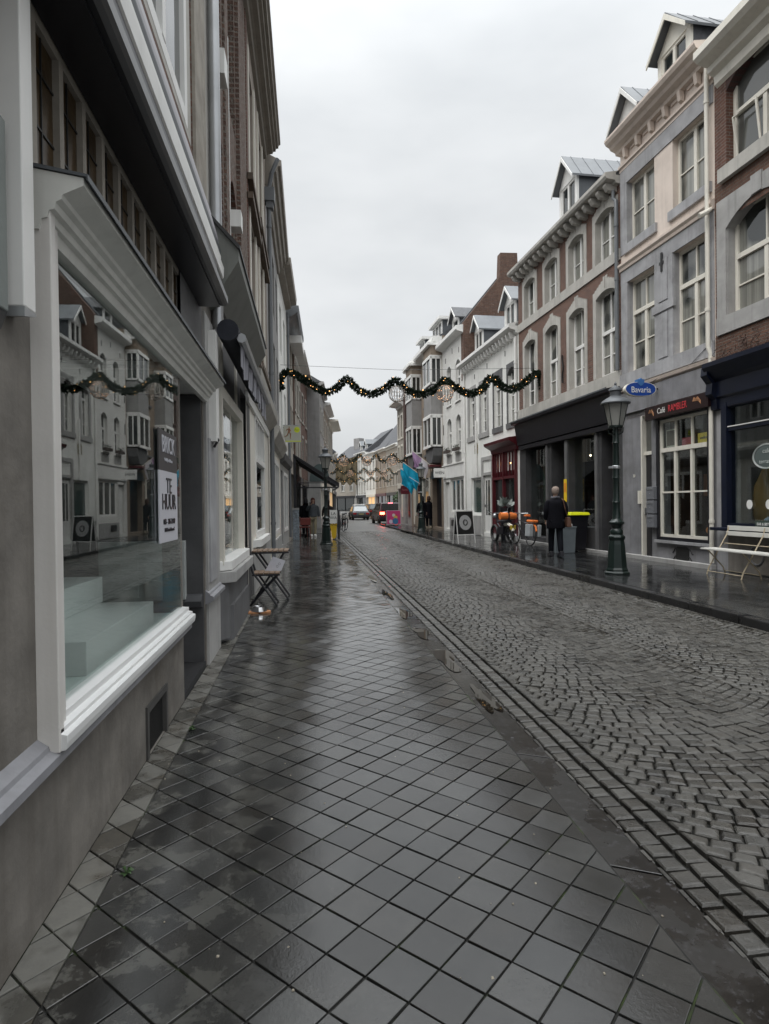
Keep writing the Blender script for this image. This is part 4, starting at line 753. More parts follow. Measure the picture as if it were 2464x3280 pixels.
# ================================================================ GROUND
ZR=-.045   # road level below the left pavement
def clip(poly,ax,v,keep):
    out=[]
    for i in range(len(poly)):
        p,q=poly[i],poly[(i+1)%len(poly)]; dp=(p[ax]-v)*keep; dq=(q[ax]-v)*keep
        if dp>=0: out.append(p)
        if (dp>=0)!=(dq>=0): t=dp/(dp-dq); out.append((p[0]+(q[0]-p[0])*t,p[1]+(q[1]-p[1])*t))
    return out
def wet(name,c,r0,r1,var=.3,scale=1.5,tint=None,bd=.004,bs=60,patch=(.45,.6),spec=.5,hue=.25):
    m,nt,b=nodes(name); v=objvec(nt,True)
    at=nt.nodes.new('ShaderNodeAttribute'); at.attribute_name='rv'
    col=mixc(nt,at.outputs[2],mul(c,1-var),mul(c,1+var))
    wn=nt.nodes.new('ShaderNodeTexWhiteNoise'); wn.noise_dimensions='1D'; nt.links.new(at.outputs[2],wn.inputs['W']); col=mixc(nt,math_(nt,'MULTIPLY',wn.outputs[0],hue),col,(c[0]*1.35,c[1]*1.02,c[2]*.72))
    n=noise(nt,v,scale*5,7,.75); col=mixc(nt,ramp(nt,n,.4,.75),col,mul(c,.55))
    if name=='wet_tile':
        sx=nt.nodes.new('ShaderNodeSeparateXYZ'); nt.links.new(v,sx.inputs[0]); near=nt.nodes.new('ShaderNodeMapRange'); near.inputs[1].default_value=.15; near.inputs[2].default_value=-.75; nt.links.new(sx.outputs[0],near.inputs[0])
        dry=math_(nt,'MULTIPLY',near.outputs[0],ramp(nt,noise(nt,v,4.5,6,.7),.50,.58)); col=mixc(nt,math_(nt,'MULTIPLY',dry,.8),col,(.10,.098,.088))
    n2=noise(nt,v,28,5,.7); col=mixc(nt,math_(nt,'MULTIPLY',ramp(nt,n2,.55,.75),.35),col,tint or mul(c,1.8))
    wetm=ramp(nt,math_(nt,'ADD',noise(nt,v,scale,6,.65),math_(nt,'MULTIPLY',math_(nt,'SUBTRACT',at.outputs[2],.5),.12)),*patch)
    rr=math_(nt,'ADD',math_(nt,'MULTIPLY',wetm,r1-r0),r0)
    col=mixc(nt,math_(nt,'MULTIPLY',wetm,.9),col,mixc(nt,.5,col,mul(c,2.0)))
    nt.links.new(col,b.inputs['Base Color']); nt.links.new(rr,b.inputs['Roughness']); b.inputs['Specular IOR Level'].default_value=spec
    h=noise(nt,v,bs,5,.7); h2=noise(nt,v,9,3,.5)
    nt.links.new(bump(nt,math_(nt,'ADD',h,math_(nt,'MULTIPLY',h2,1.2)),bd,.35),b.inputs['Normal']); return m
def slabs(name,polys,mat,z,gap,h,bev=.003,tilt=.0,kind='structure',label=None,dome=0):
    """polys: list of (polygon,[z]) each becomes one stone with chamfered edge; all in one mesh"""
    V=[];F=[];A=[]
    for P in polys:
        if len(P)<3: continue
        ar=sum(P[i][0]*P[(i+1)%len(P)][1]-P[(i+1)%len(P)][0]*P[i][1] for i in range(len(P)))/2
        if abs(ar)<2e-4: continue
        if ar<0: P=P[::-1]
        cx=sum(p[0] for p in P)/len(P); cy=sum(p[1] for p in P)/len(P); R=math.sqrt(abs(ar))/2
        tx,ty=random.gauss(0,tilt),random.gauss(0,tilt); dz=random.gauss(0,tilt*.06); rv=random.random()
        n=len(P); o=len(V)
        for k,(s_,zz) in enumerate(((gap/2,-h),(gap/2,-bev),(gap/2+bev,0))):
            f=max(.3,1-s_/R)
            for p in P:
                x=cx+(p[0]-cx)*f; y=cy+(p[1]-cy)*f; V.append((x,y,z+zz+dz+((x-cx)*tx+(y-cy)*ty)))
        for k in range(2):
            for i in range(n): F.append((o+k*n+i,o+k*n+(i+1)%n,o+(k+1)*n+(i+1)%n,o+(k+1)*n+i)); A.append(rv)
        if dome:
            for p in P: V.append((cx+(p[0]-cx)*.62,cy+(p[1]-cy)*.62,z+dz+dome*rnd(.3,1.3)+((p[0]-cx)*tx+(p[1]-cy)*ty)*.62))
            for i in range(n): F.append((o+2*n+i,o+2*n+(i+1)%n,o+3*n+(i+1)%n,o+3*n+i)); A.append(rv)
            F.append(tuple(o+3*n+i for i in range(n))); A.append(rv)
        else: F.append(tuple(o+2*n+i for i in range(n))); A.append(rv)
    me=bpy.data.meshes.new(name); me.from_pydata(V,[],F); a=me.attributes.new('rv','FLOAT','FACE'); a.data.foreach_set('value',A)
    me.materials.append(mat); o=bpy.data.objects.new(name,me); COL.objects.link(o); struct(o,label)
    return o
JOINT=paint('joint_earth',(.009,.009,.007),.9,.4,8,60,.004)
m,nt,b=nodes('moss_joint'); v=objvec(nt,True); col=mixc(nt,ramp(nt,noise(nt,v,3,5,.7),.52,.66),(.010,.0095,.008),(.035,.055,.010)); nt.links.new(col,b.inputs['Base Color']); b.inputs['Roughness'].default_value=.85; MOSS=m
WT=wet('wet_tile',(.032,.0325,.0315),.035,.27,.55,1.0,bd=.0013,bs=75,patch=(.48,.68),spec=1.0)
WC=wet('wet_cobble',(.046,.044,.039),.20,.44,.65,1.3,bd=.018,bs=55,patch=(.35,.6),spec=.5)
WG=wet('wet_gutter',(.012,.011,.010),.015,.34,.5,1.6,bd=.0022,bs=40,patch=(.50,.57),tint=(.20,.20,.22))
WR=wet('wet_pavement_right',(.017,.018,.0185),.05,.20,.35,.8,bd=.0012,bs=50,patch=(.42,.62))
WK=wet('wet_kerb',(.018,.018,.019),.25,.5,.3,1.2,bd=.004,bs=40)
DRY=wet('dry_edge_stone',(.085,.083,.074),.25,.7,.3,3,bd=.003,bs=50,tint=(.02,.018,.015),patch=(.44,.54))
# profiles of edges
def UE(v):   # left pavement outer edge (tiles end)
    pts=[(-8,1.12),(20,1.12),(21.5,1.22),(24,1.12),(27,1.18),(31,1.35),(40,1.85),(50,2.5),(64,3.25),(78,3.9),(100,4.2)]
    for (a,b_),(c,d) in zip(pts,pts[1:]):
        if a<=v<=c: return b_+(d-b_)*(v-a)/(c-a)
    return pts[-1][1]
def UL(v):   # left facade line
    pts=[(-8,-.9),(20.2,-.9),(24.5,-.78),(29.2,-.62),(34,-.36),(38.5,-.02),(38.51,.75),(44.5,1.15),(51,1.7),(58,2.3),(68,3.0),(100,3.5)]
    for (a,b_),(c,d) in zip(pts,pts[1:]):
        if a<=v<=c: return b_+(d-b_)*(v-a)/(c-a)
    return 3.5
T=.1565; r2=math.sqrt(.5)
polys=[]; edge=[]
for i in range(-90,330):
    for j in range(-330,90):
        # a axis (+,+)/sqrt2 , b axis (+,-)/sqrt2 in the (u,v) plane
        a,bq=i*T,j*T; cu=(a+bq)*r2+.035; cv=(a-bq)*r2+.02
        if not(-1.1<cu<1.3 and -2.5<cv<31): continue
        P=[((a+da+bq+db)*r2+.035,(a+da-bq-db)*r2+.02) for da,db in ((-T/2,-T/2),(T/2,-T/2),(T/2,T/2),(-T/2,T/2))]
        jx,jy=random.gauss(0,.0008),random.gauss(0,.0008); P=[(x+jx,y+jy) for x,y in P]
        Q=clip(P,0,-.755,1); Q=clip(Q,0,1.12,-1) if len(Q)>2 else Q
        if len(Q)>2: polys.append(Q)
        if cu<-.6:
            Q=clip(P,0,-.757,-1); Q=clip(Q,0,-.90,1) if len(Q)>2 else Q
            if len(Q)>2: edge.append(Q)
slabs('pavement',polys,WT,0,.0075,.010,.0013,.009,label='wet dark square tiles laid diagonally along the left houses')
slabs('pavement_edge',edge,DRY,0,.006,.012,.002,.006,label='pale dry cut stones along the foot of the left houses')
o=MB().quad((-1.0,-3,-.009),(1.13,-3,-.009),(1.13,32,-.009),(-1.0,32,-.009)).build('pavement_bedding',MOSS); struct(o)
# ground one sheet
o=MB().quad((-150,-60,-.20),(160,-60,-.20),(160,220,-.20),(-150,220,-.20)).build('ground',paint('ground_dark',(.05,.05,.048),.6)); struct(o)
vs=[-8]+[i for i in range(0,100,2)]
def strip(name,f0,f1,z,mat,label=None,vs=vs,zf=None):
    m=MB()
    for a,b_ in zip(vs,vs[1:]): m.quad((f0(a),a,z),(f1(a),a,z),(f1(b_),b_,z),(f0(b_),b_,z))
    o=m.build(name,mat); struct(o,label); return o
strip('pavement_far',lambda v:UL(v)-.6,lambda v:UE(v)+.02,-.012,WT,'far stretch of the wet left pavement',vs=[30.9]+list(range(32,100,2)))
# gutter slabs
G=[]; v=-3.2
while v<31:
    L=rnd(.95,1.15); sk=.05
    G.append([(1.125,v+sk),(1.315,v-sk),(1.315,v+L-sk-.004),(1.125,v+L+sk-.004)]); v+=L
slabs('gutter',G,WG,-.022,.004,.02,.001,.003,label='dark wet slab gutter with shallow puddles between tiles and cobbles')
strip('gutter_far',lambda v:UE(v)+.005,lambda v:UE(v)+.22,-.03,WG,vs=[30.9]+list(range(32,100,2)))
# puddles
pm,nt,b=nodes('puddle_water'); b.inputs['Base Color'].default_value=(.02,.016,.012,1); b.inputs['Roughness'].default_value=.0; b.inputs['IOR'].default_value=1.33; b.inputs['Specular IOR Level'].default_value=.6
for k,(cx,cy,rx,ry) in enumerate([(1.22,5.5,.085,.42),(1.21,6.65,.07,.3),(1.2,7.9,.08,.35),(1.24,4.3,.06,.3),(1.19,9.6,.08,.5),(1.18,11.8,.08,.6)]):
    pts=[]
    for i in range(26):
        a=2*pi*i/26; q=1+.22*sin(3*a+k)+.12*sin(5*a+2*k); pts.append((cx+rx*q*cos(a),cy+ry*q*sin(a)))
    o=MB().prism('z',pts,-.024,-.0165).build('puddle',pm); struct(o)
# cobble edge rows
C=[]
for r,(a,b_) in enumerate(((1.325,1.43),(1.435,1.54))):
    v=-3+r*.06
    while v<31:
        L=rnd(.09,.125); C.append([(a+rnd(0,.006),v),(b_-rnd(0,.006),v+rnd(-.006,.006)),(b_-rnd(0,.006),v+L-.004),(a+rnd(0,.006),v+L-.004)]); v+=L
v=-3
while v<31:
    L=rnd(.11,.17); C.append([(1.30,v),(1.324,v),(1.324,v+L-.004),(1.30,v+L-.004)]); v+=L
slabs('cobble_edge_rows',C,WC,-.021,.012,.03,.006,.018,label='two straight rows of cobbles along the gutter',dome=.002)
# segmental-arc cobbles
C=[]; W_=1.63; AM=rad(40); RR=W_/2/sin(AM); 
vmax=34
for bay in range(2):
    uc=1.55+W_*(bay+.5); k=-40; y=-3.2
    while y<vmax:
        # arc bulging toward -v : points v = y + RR*(1-cos t)
        rw=rnd(.088,.098) if y<14 else .125
        t=-AM; step0=rw/RR*1.02
        off=rnd(0,step0*.5); t+=-off
        while t<AM:
            dt=step0*rnd(.92,1.15); t2=min(t+dt,AM+.02)
            ta,tb=max(t,-AM),min(t2,AM)
            if tb-ta>.03:
                j=lambda:rnd(-.0022,.0022)
                # successive arcs are the same arc shifted along v, so the row depth shrinks to the sides
                pa=(uc+RR*sin(ta)+j(),y+RR*(1-cos(ta))+j()); pb=(uc+RR*sin(tb)+j(),y+RR*(1-cos(tb))+j())
                eb=tb>=AM-.03; ea=ta<=-AM+.03
                qb=(uc+W_/2,pb[1]+rw) if eb else (pb[0]-rw*cos(tb)*sin(tb)+j(),pb[1]+rw*cos(tb)**2+j()); qa=(uc-W_/2,pa[1]+rw) if ea else (pa[0]-rw*cos(ta)*sin(ta)+j(),pa[1]+rw*cos(ta)**2+j())
                C.append([pa,pb,qb,qa])
            t=t2
        y+=rw
C=[c for c in C if c[0][1]<33.5]
slabs('road',C,WC,ZR+.024,.010,.03,.006,.038,label='wet grey cobbles laid in arcs across the narrow street',dome=.0025)
o=MB().quad((1.28,-3,-.046),(4.87,-3,-.046),(4.87,34,-.046),(1.28,34,-.046)).build('road_bedding',JOINT); struct(o)
m,nt,b=nodes('far_cobbles'); v_=objvec(nt,True); vo=nt.nodes.new('ShaderNodeTexVoronoi'); vo.inputs['Scale'].default_value=9; nt.links.new(v_,vo.inputs['Vector'])
nt.links.new(mixc(nt,ramp(nt,vo.outputs[0],.45,.75),(.13,.128,.12),(.03,.03,.028)),b.inputs['Base Color']); b.inputs['Roughness'].default_value=.42; nt.links.new(bump(nt,vo.outputs[0],.02,.4),b.inputs['Normal'])
strip('road_far',lambda v:UE(v)+.2,lambda v:9.5,-.026,m,'far stretch of the cobbled street',vs=[33.3]+list(range(34,100,2)))
# right gutter row, kerb and pavement
def KR(v): return 4.86 if v<22 else 4.86+(v-22)*.02 if v<40 else 5.22+(v-40)*.36 if v<46 else 7.38+(v-46)*.03
kb=[];v=-3
while v<60:
    L=.95; kb.append([(KR(v),v),(KR(v)+.14,v),(KR(v+L)+.14,v+L-.006),(KR(v+L),v+L-.006)]); v+=L
slabs('kerb',kb,WK,.075,.004,.14,.012,.003,label='dark wet kerb of the right pavement')
C=[];v=-3
while v<34:
    L=rnd(.10,.14); C.append([(4.815,v),(4.856,v),(4.856,v+L-.005),(4.815,v+L-.005)]); v+=L
slabs('kerb_foot_row',C,WC,-.02,.006,.02,.004,.01,dome=.002)
P=[];
for i in range(0,16):
    v=-3+(i%2)*.15; x=5.005+i*.2
    while v<45:
        L=.30; 
        if x<Rp(v)[0]+.05: P.append([(x,v),(x+.2,v),(x+.2,v+L),(x,v+L)])
        v+=L
slabs('pavement_right',P,WR,.078,.004,.02,.002,.004,label='wet dark pavement along the right houses, mirroring the shopfronts')
m=MB()
vv=[-8,0,10,20,30,40,45,50,60,80,100]
for a,b_ in zip(vv,vv[1:]): m.quad((KR(a)+.10,a,.062),(11.2,a,.062),(11.2,b_,.062),(KR(b_)+.10,b_,.062))
struct(m.build('pavement_right_bedding',WR))
# weeds and litter
def weed(x,y,lab,n=22,r=.032):
    e=empty('weed',(x,y,0),rnd(0,6),lab,'plant','weeds in the pavement joints'); m=MB()
    for i in range(n):
        a=rnd(0,2*pi); l=rnd(.4,1)*r; w=l*.28; h=rnd(.004,.03); t=Vector((cos(a),sin(a),0)); s_=Vector((-sin(a),cos(a),0)); c=t*l*.55+Vector((0,0,h)); q=t*l+Vector((0,0,h*.6))
        m.add([Vector((0,0,.003)),c+s_*w,q,c-s_*w],[(0,1,2,3)])
    m.build('leaves',paint('weed_green',(.028,.065,.014),.6,.4,40,0,0),e,recalc=False)
weed(-.70,2.42,'small bright green weed in a joint, the nearer of two along the left wall'); weed(-.74,3.94,'small green weed beside the dark doorstep, farther of two along the left wall')
weed(7.6,11.0,'green moss tuft at the foot of the wall under the end of the white bench',40,.1)
m=MB()
for i in range(150):
    x,y=rnd(-.85,1.25),1.2+8*random.random()**2; q=rnd(.0015,.0045); z=.001 if x<1.12 else -.021
    m.hexa([(x-q,y-q*rnd(.5,1.4),z),(x+q,y-q,z),(x+q*rnd(.6,1.5),y+q,z),(x-q,y+q*rnd(.5,1.2),z)],[(x-q*.6,y-q*.6,z+q*.7),(x+q*.6,y-q*.6,z+q*.7),(x+q*.6,y+q*.6,z+q*.7),(x-q*.6,y+q*.6,z+q*.7)])
o=m.build('grit',paint('grit_pale',(.26,.23,.18),.8,.4,60,0,0)); o['kind']='stuff'; tag(o,'tiny pale grit and leaf bits scattered over the left pavement tiles','grit')
lf=empty('fallen_leaf',(.33,1.52,.002),.5,'single pale fallen leaf on the tiles in the foreground','leaf'); MB().prism('z',[(0,-.014),(.008,-.004),(.006,.010),(-.002,.014),(-.009,.004),(-.008,-.008)],0,.002).build('leaf_blade',paint('leaf_pale',(.42,.34,.25),.6),lf)
# ================================================================ STREET FURNITURE
LG,nt_l,b_l=nodes('lantern_glass_frosted'); b_l.inputs['Base Color'].default_value=(.42,.42,.39,1); b_l.inputs['Roughness'].default_value=.15; b_l.inputs['Alpha'].default_value=.55
def lamp(loc,label,sc=1):
    e=empty('street_lamp',loc,0,label,'street lamp','cast iron street lamps')
    m=MB().lathe([(.235,0),(.235,.03),(.20,.055),(.205,.08),(.185,.12),(.17,.30),(.15,.55),(.135,.62),(.15,.65),(.16,.68),(.15,.70),(.115,.73)],n=8).build('base',GREENP,e,bevel=.004)
    MB().lathe([(.10,.72),(.12,.76),(.115,.80),(.085,.84),(.10,.90),(.135,.93),(.14,.96),(.10,.99),(.075,1.03),(.065,1.3),(.075,1.33),(.06,1.36),(.058,1.75),(.07,1.78),(.06,1.81),(.055,2.4),(.068,2.43),(.055,2.46),(.05,2.72),(.06,2.74),(.045,2.78)],n=14).build('post',GREENP,e,smooth=True)
    MB().lathe([(.068,1.95),(.075,1.96),(.075,2.0),(.068,2.01)],n=12).box(-.14,-.06,-.02,.02,1.96,2.0).build('clamp_band',METAL,e)
    m=MB().lathe([(.11,2.70),(.13,2.72),(.13,2.75),(.05,2.77)],n=14)
    for k in range(4):
        a=pi/4+k*pi/2; m.tube([(.05*cos(a),.05*sin(a),2.58),(.13*cos(a),.13*sin(a),2.62),(.14*cos(a),.14*sin(a),2.71)],.010,5)
    m.build('lantern_cradle',GREENP,e)
    g=MB().lathe([(.125,2.75),(.215,3.16),(.210,3.16),(.122,2.755)],n=6,ph=pi/6).build('lantern_glass',LG,e)
    m=MB()
    for k in range(6):
        a=k*pi/3+pi/6; m.tube([(.128*cos(a),.128*sin(a),2.75),(.22*cos(a),.22*sin(a),3.165)],.008,4)
    m.build('lantern_frame',GREENP,e)
    MB().lathe([(.262,3.15),(.265,3.17),(.235,3.21),(.17,3.255),(.115,3.285),(.10,3.30),(.10,3.38),(.125,3.40),(.11,3.44),(.05,3.47),(.02,3.50),(.025,3.53),(.005,3.56)],n=18).build('lantern_cap',LEAD,e,smooth=True)
    MB().lathe([(.03,2.75),(.035,2.95),(.045,3.0),(.04,3.08),(.01,3.12)],n=10).build('bulb',paint('bulb_white',(.6,.6,.58),.3),e,smooth=True)
    e.scale=(sc,)*3; return e
LA=lamp((5.60,10.72,.08),'dark green cast iron lamp post on the right pavement in front of the café',.985)
L2_=copy_tree(LA); L2_.location=(.62,22.4,0); L2_['label']='dark green cast iron lamp post on the left pavement before the terrace awning'; L2_.scale=(1.0,)*3
L3_=copy_tree(LA); L3_.location=(5.62,30.6,.08); L3_['label']='dark lamp post on the right pavement behind the cyan flags'
for nm,(x,y,z),col in (('sticker',(5.5,10.69,1.85),'pink'),):
    pass
# garlands
NEED=paint('fir_green',(.014,.030,.014),.8,.5,20,0,0)
BULB=emit('garland_bulb',(1,.55,.20),2.2); BULB2=emit('garland_bulb_hot',(1,.36,.08),14)
bulb_me=None
def garland(pts,label,n=900,r=.12,nb=55,seed=1,tails=(1,1)):
    random.seed(seed); P=[Vector(p) for p in pts]; c=P[0]
    e=empty('garland',c,0,label,'garland','fir garlands with lights strung over the street')
    seg=[(P[i+1]-P[i]).length for i in range(len(P)-1)]; tot=sum(seg)
    def at(t):
        d=t*tot
        for i,s_ in enumerate(seg):
            if d<=s_: return P[i]+(P[i+1]-P[i])*(d/s_) , (P[i+1]-P[i]).normalized()
            d-=s_
        return P[-1],(P[-1]-P[-2]).normalized()
    m=MB(); 
    for i in range(n):
        p,d=at((i+random.random())/n); a=random.gauss(0,1),random.gauss(0,1),random.gauss(0,1); o=Vector(a); o=(o-d*o.dot(d)).normalized()
        R_=r*rnd(.55,1.12); sd=d.cross(o).normalized(); tip=p+o*R_+d*rnd(-.5,.5)*r-c; b0=p-c+o*R_*.15; w=r*rnd(.10,.22)
        m.add([b0,b0+(tip-b0)*.55+sd*w,tip,b0+(tip-b0)*.55-sd*w],[(0,1,2,3)])
        m.add([b0,b0+(tip-b0)*.6+d*w,tip,b0+(tip-b0)*.6-d*w],[(0,1,2,3)])
    m.build('fir_branches',NEED,e,recalc=False)
    MB().tube([p-c for p in P],.012,5).build('core_wire',IRON,e)
    me=None
    for i in range(nb):
        p,d=at((i+rnd(.2,.8))/nb); o=Vector((random.gauss(0,1),-abs(random.gauss(0,1.2)),random.gauss(0,1))).normalized()*r*.9; q=p-c+o; rr=r*(.075 if i%7 else .12)
        if me is None: b=MB().ball((0,0,0),1,7,5).build('light_bulb',BULB,e,smooth=True); me=b.data
        else: b=bpy.data.objects.new('light_bulb',me); COL.objects.link(b); b.parent=e
        b.location=q; b.scale=(rr,)*3
    return e
def wave(a,b,k,z,amp,tailL=.45,tailR=.35,dip=None):
    """zig-zag swags between k peaks"""
    pts=[(a[0],a[1],z-tailL),(a[0],a[1],z+.05)] if tailL else []
    n=k*10
    for i in range(n+1):
        t=i/n; ph=t*k; f=ph-math.floor(ph); s_=abs(2*f-1); hh=s_**1.6
        pts.append((a[0]+(b[0]-a[0])*t,a[1]+(b[1]-a[1])*t,z-amp*(1-hh)))
    if tailR: pts.append((b[0],b[1],z-tailR))
    return pts
g1=[(-.84,20.5,5.2),(-.84,20.5,5.62),(-.57,20.46,5.77),(.0,20.3,5.45),(.55,20.2,5.1),(.95,20.15,5.2),(1.29,20.1,5.5),(1.65,20.1,5.15),(2.08,20,5.0),(2.5,20,5.18),(2.88,19.9,5.43),(3.2,19.8,5.12),(3.64,19.7,4.95),(4.1,19.6,5.1),(4.40,19.5,5.38),(4.8,19.4,5.08),(5.2,19.3,4.92),(5.6,19.3,5.1),(5.82,19.2,5.42),(6.2,19.2,5.15),(6.55,19.1,5.05),(6.95,19.1,5.28),(7.2,19.0,5.52),(7.42,19.0,5.45),(7.46,19.0,5.05)]
def smooth(P,k=4):
    out=[]; P=[Vector(p) for p in P]
    for i in range(len(P)-1):
        p0,p1,p2,p3=P[max(i-1,0)],P[i],P[i+1],P[min(i+2,len(P)-1)]
        for j in range(k):
            t=j/k; out.append(.5*((2*p1)+(-p0+p2)*t+(2*p0-5*p1+4*p2-p3)*t*t+(-p0+3*p1-3*p2+p3)*t**3))
    return out+[P[-1]]
garland(smooth(g1),'nearest fir garland with warm lights hung across the whole street',4600,.155,66,3)
garland(wave((.1,39.3),(6.4,39.0),6,4.65,.5,0,.0),'second fir garland across the street, passing behind the left lamp post',1500,.15,50,4)
garland(wave((1.4,53.0),(8.2,54),6,4.65,.5,0,0),'third fir garland across the street, above the silver car',1100,.16,36,5)
garland(wave((2.0,66.0),(9.2,67),6,4.5,.5,0,0),'fourth fir garland, farthest across the street',900,.17,30,6)
wr=MB().tube([(-.85,20.4,6.0),(3,20.0,5.8),(7.45,19.2,5.75)],.006,4); o=wr.build('suspension_cable',IRON); tag(o,'thin steel cable spanning the street just above the nearest garland','cable')
def globe(loc,label,warm=0,r=.27):
    e=empty('light_globe',loc,0,label,'light ornament','wire light globes under the garlands'); m=MB(); nb=9
    for k in range(nb):
        a=pi*k/nb; m.tube([(r*cos(t)*cos(a),r*cos(t)*sin(a),r*sin(t)) for t in [2*pi*i/22 for i in range(22)]],.009,4,True)
    for z in (-.12,0,.12): rr=math.sqrt(r*r-z*z); m.tube([(rr*cos(t),rr*sin(t),z) for t in [2*pi*i/22 for i in range(22)]],.006,4,True)
    m.build('wire_frame',paint('frame_white',(.30,.27,.24),.4),e); b=MB()
    for i in range(70):
        t=rnd(-1.4,1.4); a=2*pi*rnd(0,1); rr=r*1.0; b.ball((rr*cos(t)*cos(a),rr*cos(t)*sin(a),rr*sin(t)),.008 if not warm else .010,5,4)
    b.build('light_string',emit('globe_warm',(1,.55,.30),1.6) if warm else emit('globe_cool',(1,.85,.75),1.0),e); MB().tube([(0,0,r),(0,0,r+.12)],.006,4).build('hook',IRON,e); return e
globe((2.9,19.9,5.0),'pale wire light globe hanging below the middle of the nearest garland'); globe((4.40,19.5,4.96),'warm orange wire light globe hanging below the nearest garland, right of the pale one',1)
for x,y,z,l in ((2.25,39.2,4.2,'orange light globe under the second garland, left of centre'),(5.3,39.0,4.2,'orange light globe under the second garland, on the right'),(3.7,39.1,4.2,'orange light globe under the second garland, in the middle'),
                (3.6,53.4,4.2,'small light globe under the third garland, left of centre'),(5.4,53.6,4.2,'small light globe under the third garland, in the middle'),(6.6,53.8,4.2,'small light globe under the third garland, on the right')): globe((x,y,z),l,1,.3)
# flags
def flag(px,py,pz,label,col,col2,w,h,sk=0,pole=1.2,ang=0):
    e=empty('flag',(px,py,pz),ang,label,'flag','flags over the right pavement')
    MB().tube([(.1,0,-.35),(-pole,0,.75)],.018,6).build('pole',CREAM,e)
    d=Vector((-pole-.1,0,1.1)); n=14; m=MB(); m2=MB()
    base=Vector((.05,0,-.3))
    for i in range(n):
        for j in range(10):
            def q(a,b_): 
                p=base+d*(.42+.55*a/n); return Vector((p.x+.10*sin(b_*.5+a*.3)*b_/10,p.y+.09*sin(a*.9+b_*.35)*b_/10,p.z-h*b_/10*(1-.05*a/n)))
            (m2 if (col2 and i<n*.42) else m).quad(q(i,j),q(i+1,j),q(i+1,j+1),q(i,j+1))
    m.build('cloth',col,e,recalc=False)
    if col2: m2.build('cloth_panel',col2,e,recalc=False)
    return e
CY=paint('flag_cyan',(.0,.33,.52),.75,.1,6,0,0); f1=flag(6.5,33,2.95,'bright cyan flag hanging over the right pavement, the larger of two',CY,None,1,.98,pole=1.4)
s_=MB(); 
for i in range(10): s_.quad((-1.1+.07*i,-.13,-.02-.045*i),(-1.03+.07*i,-.13,-.065-.045*i),(-1.03+.07*i,-.13,-.115-.045*i),(-1.1+.07*i,-.13,-.07-.045*i))
s_.build('white_stripe',paint('stripe_white',(.45,.55,.62),.7),f1,recalc=False)
f2=flag(6.55,35.2,2.75,'bright cyan flag partly behind the larger cyan flag',CY,None,1,.95,pole=1.25)
f3=flag(6.7,31.6,3.42,'lilac and white flag hanging above the cyan flags',paint('flag_lilac',(.38,.24,.40),.75,.08,6,0,0),paint('flag_white',(.58,.55,.58),.75,.05,6,0,0),1,.85,pole=1.3)
# projecting signs
e=empty('projecting_sign',(6.84,30.4,2.98),0,'white square hanging sign lettered in dark, on the corner of the white brick house','sign')
MB().box(-.60,-.02,-.04,.04,-.23,.23).build('panel',WHITE,e,bevel=.01); text('lettering','WEN',.19,BLACKP,e,(-.31,-.045,0),(pi/2,0,0),1.1); MB().box(-.02,.02,-.02,.02,-.3,.3).build('bracket',IRON,e)
e=empty('projecting_sign',(6.5,38.5,2.35),0,'small maroon hanging sign near the cyan flags','sign'); MB().box(-.72,-.2,-.05,.05,-.27,.27).build('panel',paint('sign_maroon',(.10,.01,.02),.4),e); text('lettering','hotel',.16,paint('pink_letter',(.5,.2,.22),.5),e,(-.46,-.055,0),(pi/2,0,0)); MB().tube([(-.2,0,.2),(.05,0,.2)],.015,5).build('bracket',IRON,e)
e=empty('projecting_sign',(-.86,22.0,3.96),0,'pale square sign with a running figure and a yellow disc projecting from the left row','sign')
SG=paint('sign_sand',(.42,.42,.36),.5,.04,2,0,0); MB().box(.02,.62,-.05,.05,-.30,.27).build('panel',SG,e,bevel=.01); MB().box(.0,.64,-.055,.045,-.32,-.30).box(.0,.64,-.055,.045,.27,.29).build('panel_frame',METAL,e)
MB().prism('y',[(.49+.10*cos(i*pi/12),.12+.10*sin(i*pi/12)) for i in range(24)],-.056,-.05).build('yellow_disc',paint('disc_yellow',(.55,.62,.02),.5),e); text('lettering','Run!',.085,paint('disc_green',(.12,.22,.04),.5),e,(.49,-.058,.12),(pi/2,.15,0),1)
SK=paint('runner_brown',(.27,.12,.06),.6)
m=MB().prism('y',[(.20,.05),(.235,.09),(.25,.16),(.22,.18),(.195,.15),(.18,.08)],-.056,-.05).prism('y',[(.22+.022*cos(i),.205+.026*sin(i)) for i in range(6)],-.056,-.05)
for pts in ([(.21,.07),(.27,-.03),(.26,-.14),(.275,-.2)],[(.20,.06),(.16,-.06),(.09,-.12),(.05,-.13)],[(.21,.16),(.14,.13),(.12,.08)],[(.23,.15),(.27,.09),(.25,.06)]):
    m.tube([(x,-.052,z) for x,z in pts],[.02,.018,.012,.01][:len(pts)],5)
m.build('running_figure',SK,e); MB().box(.02,.62,-.056,-.05,-.30,-.265).build('grass_strip',MC['disc_yellow'],e); MB().tube([(0,0,.2),(.05,0,.2)],.02,5).build('bracket',IRON,e)
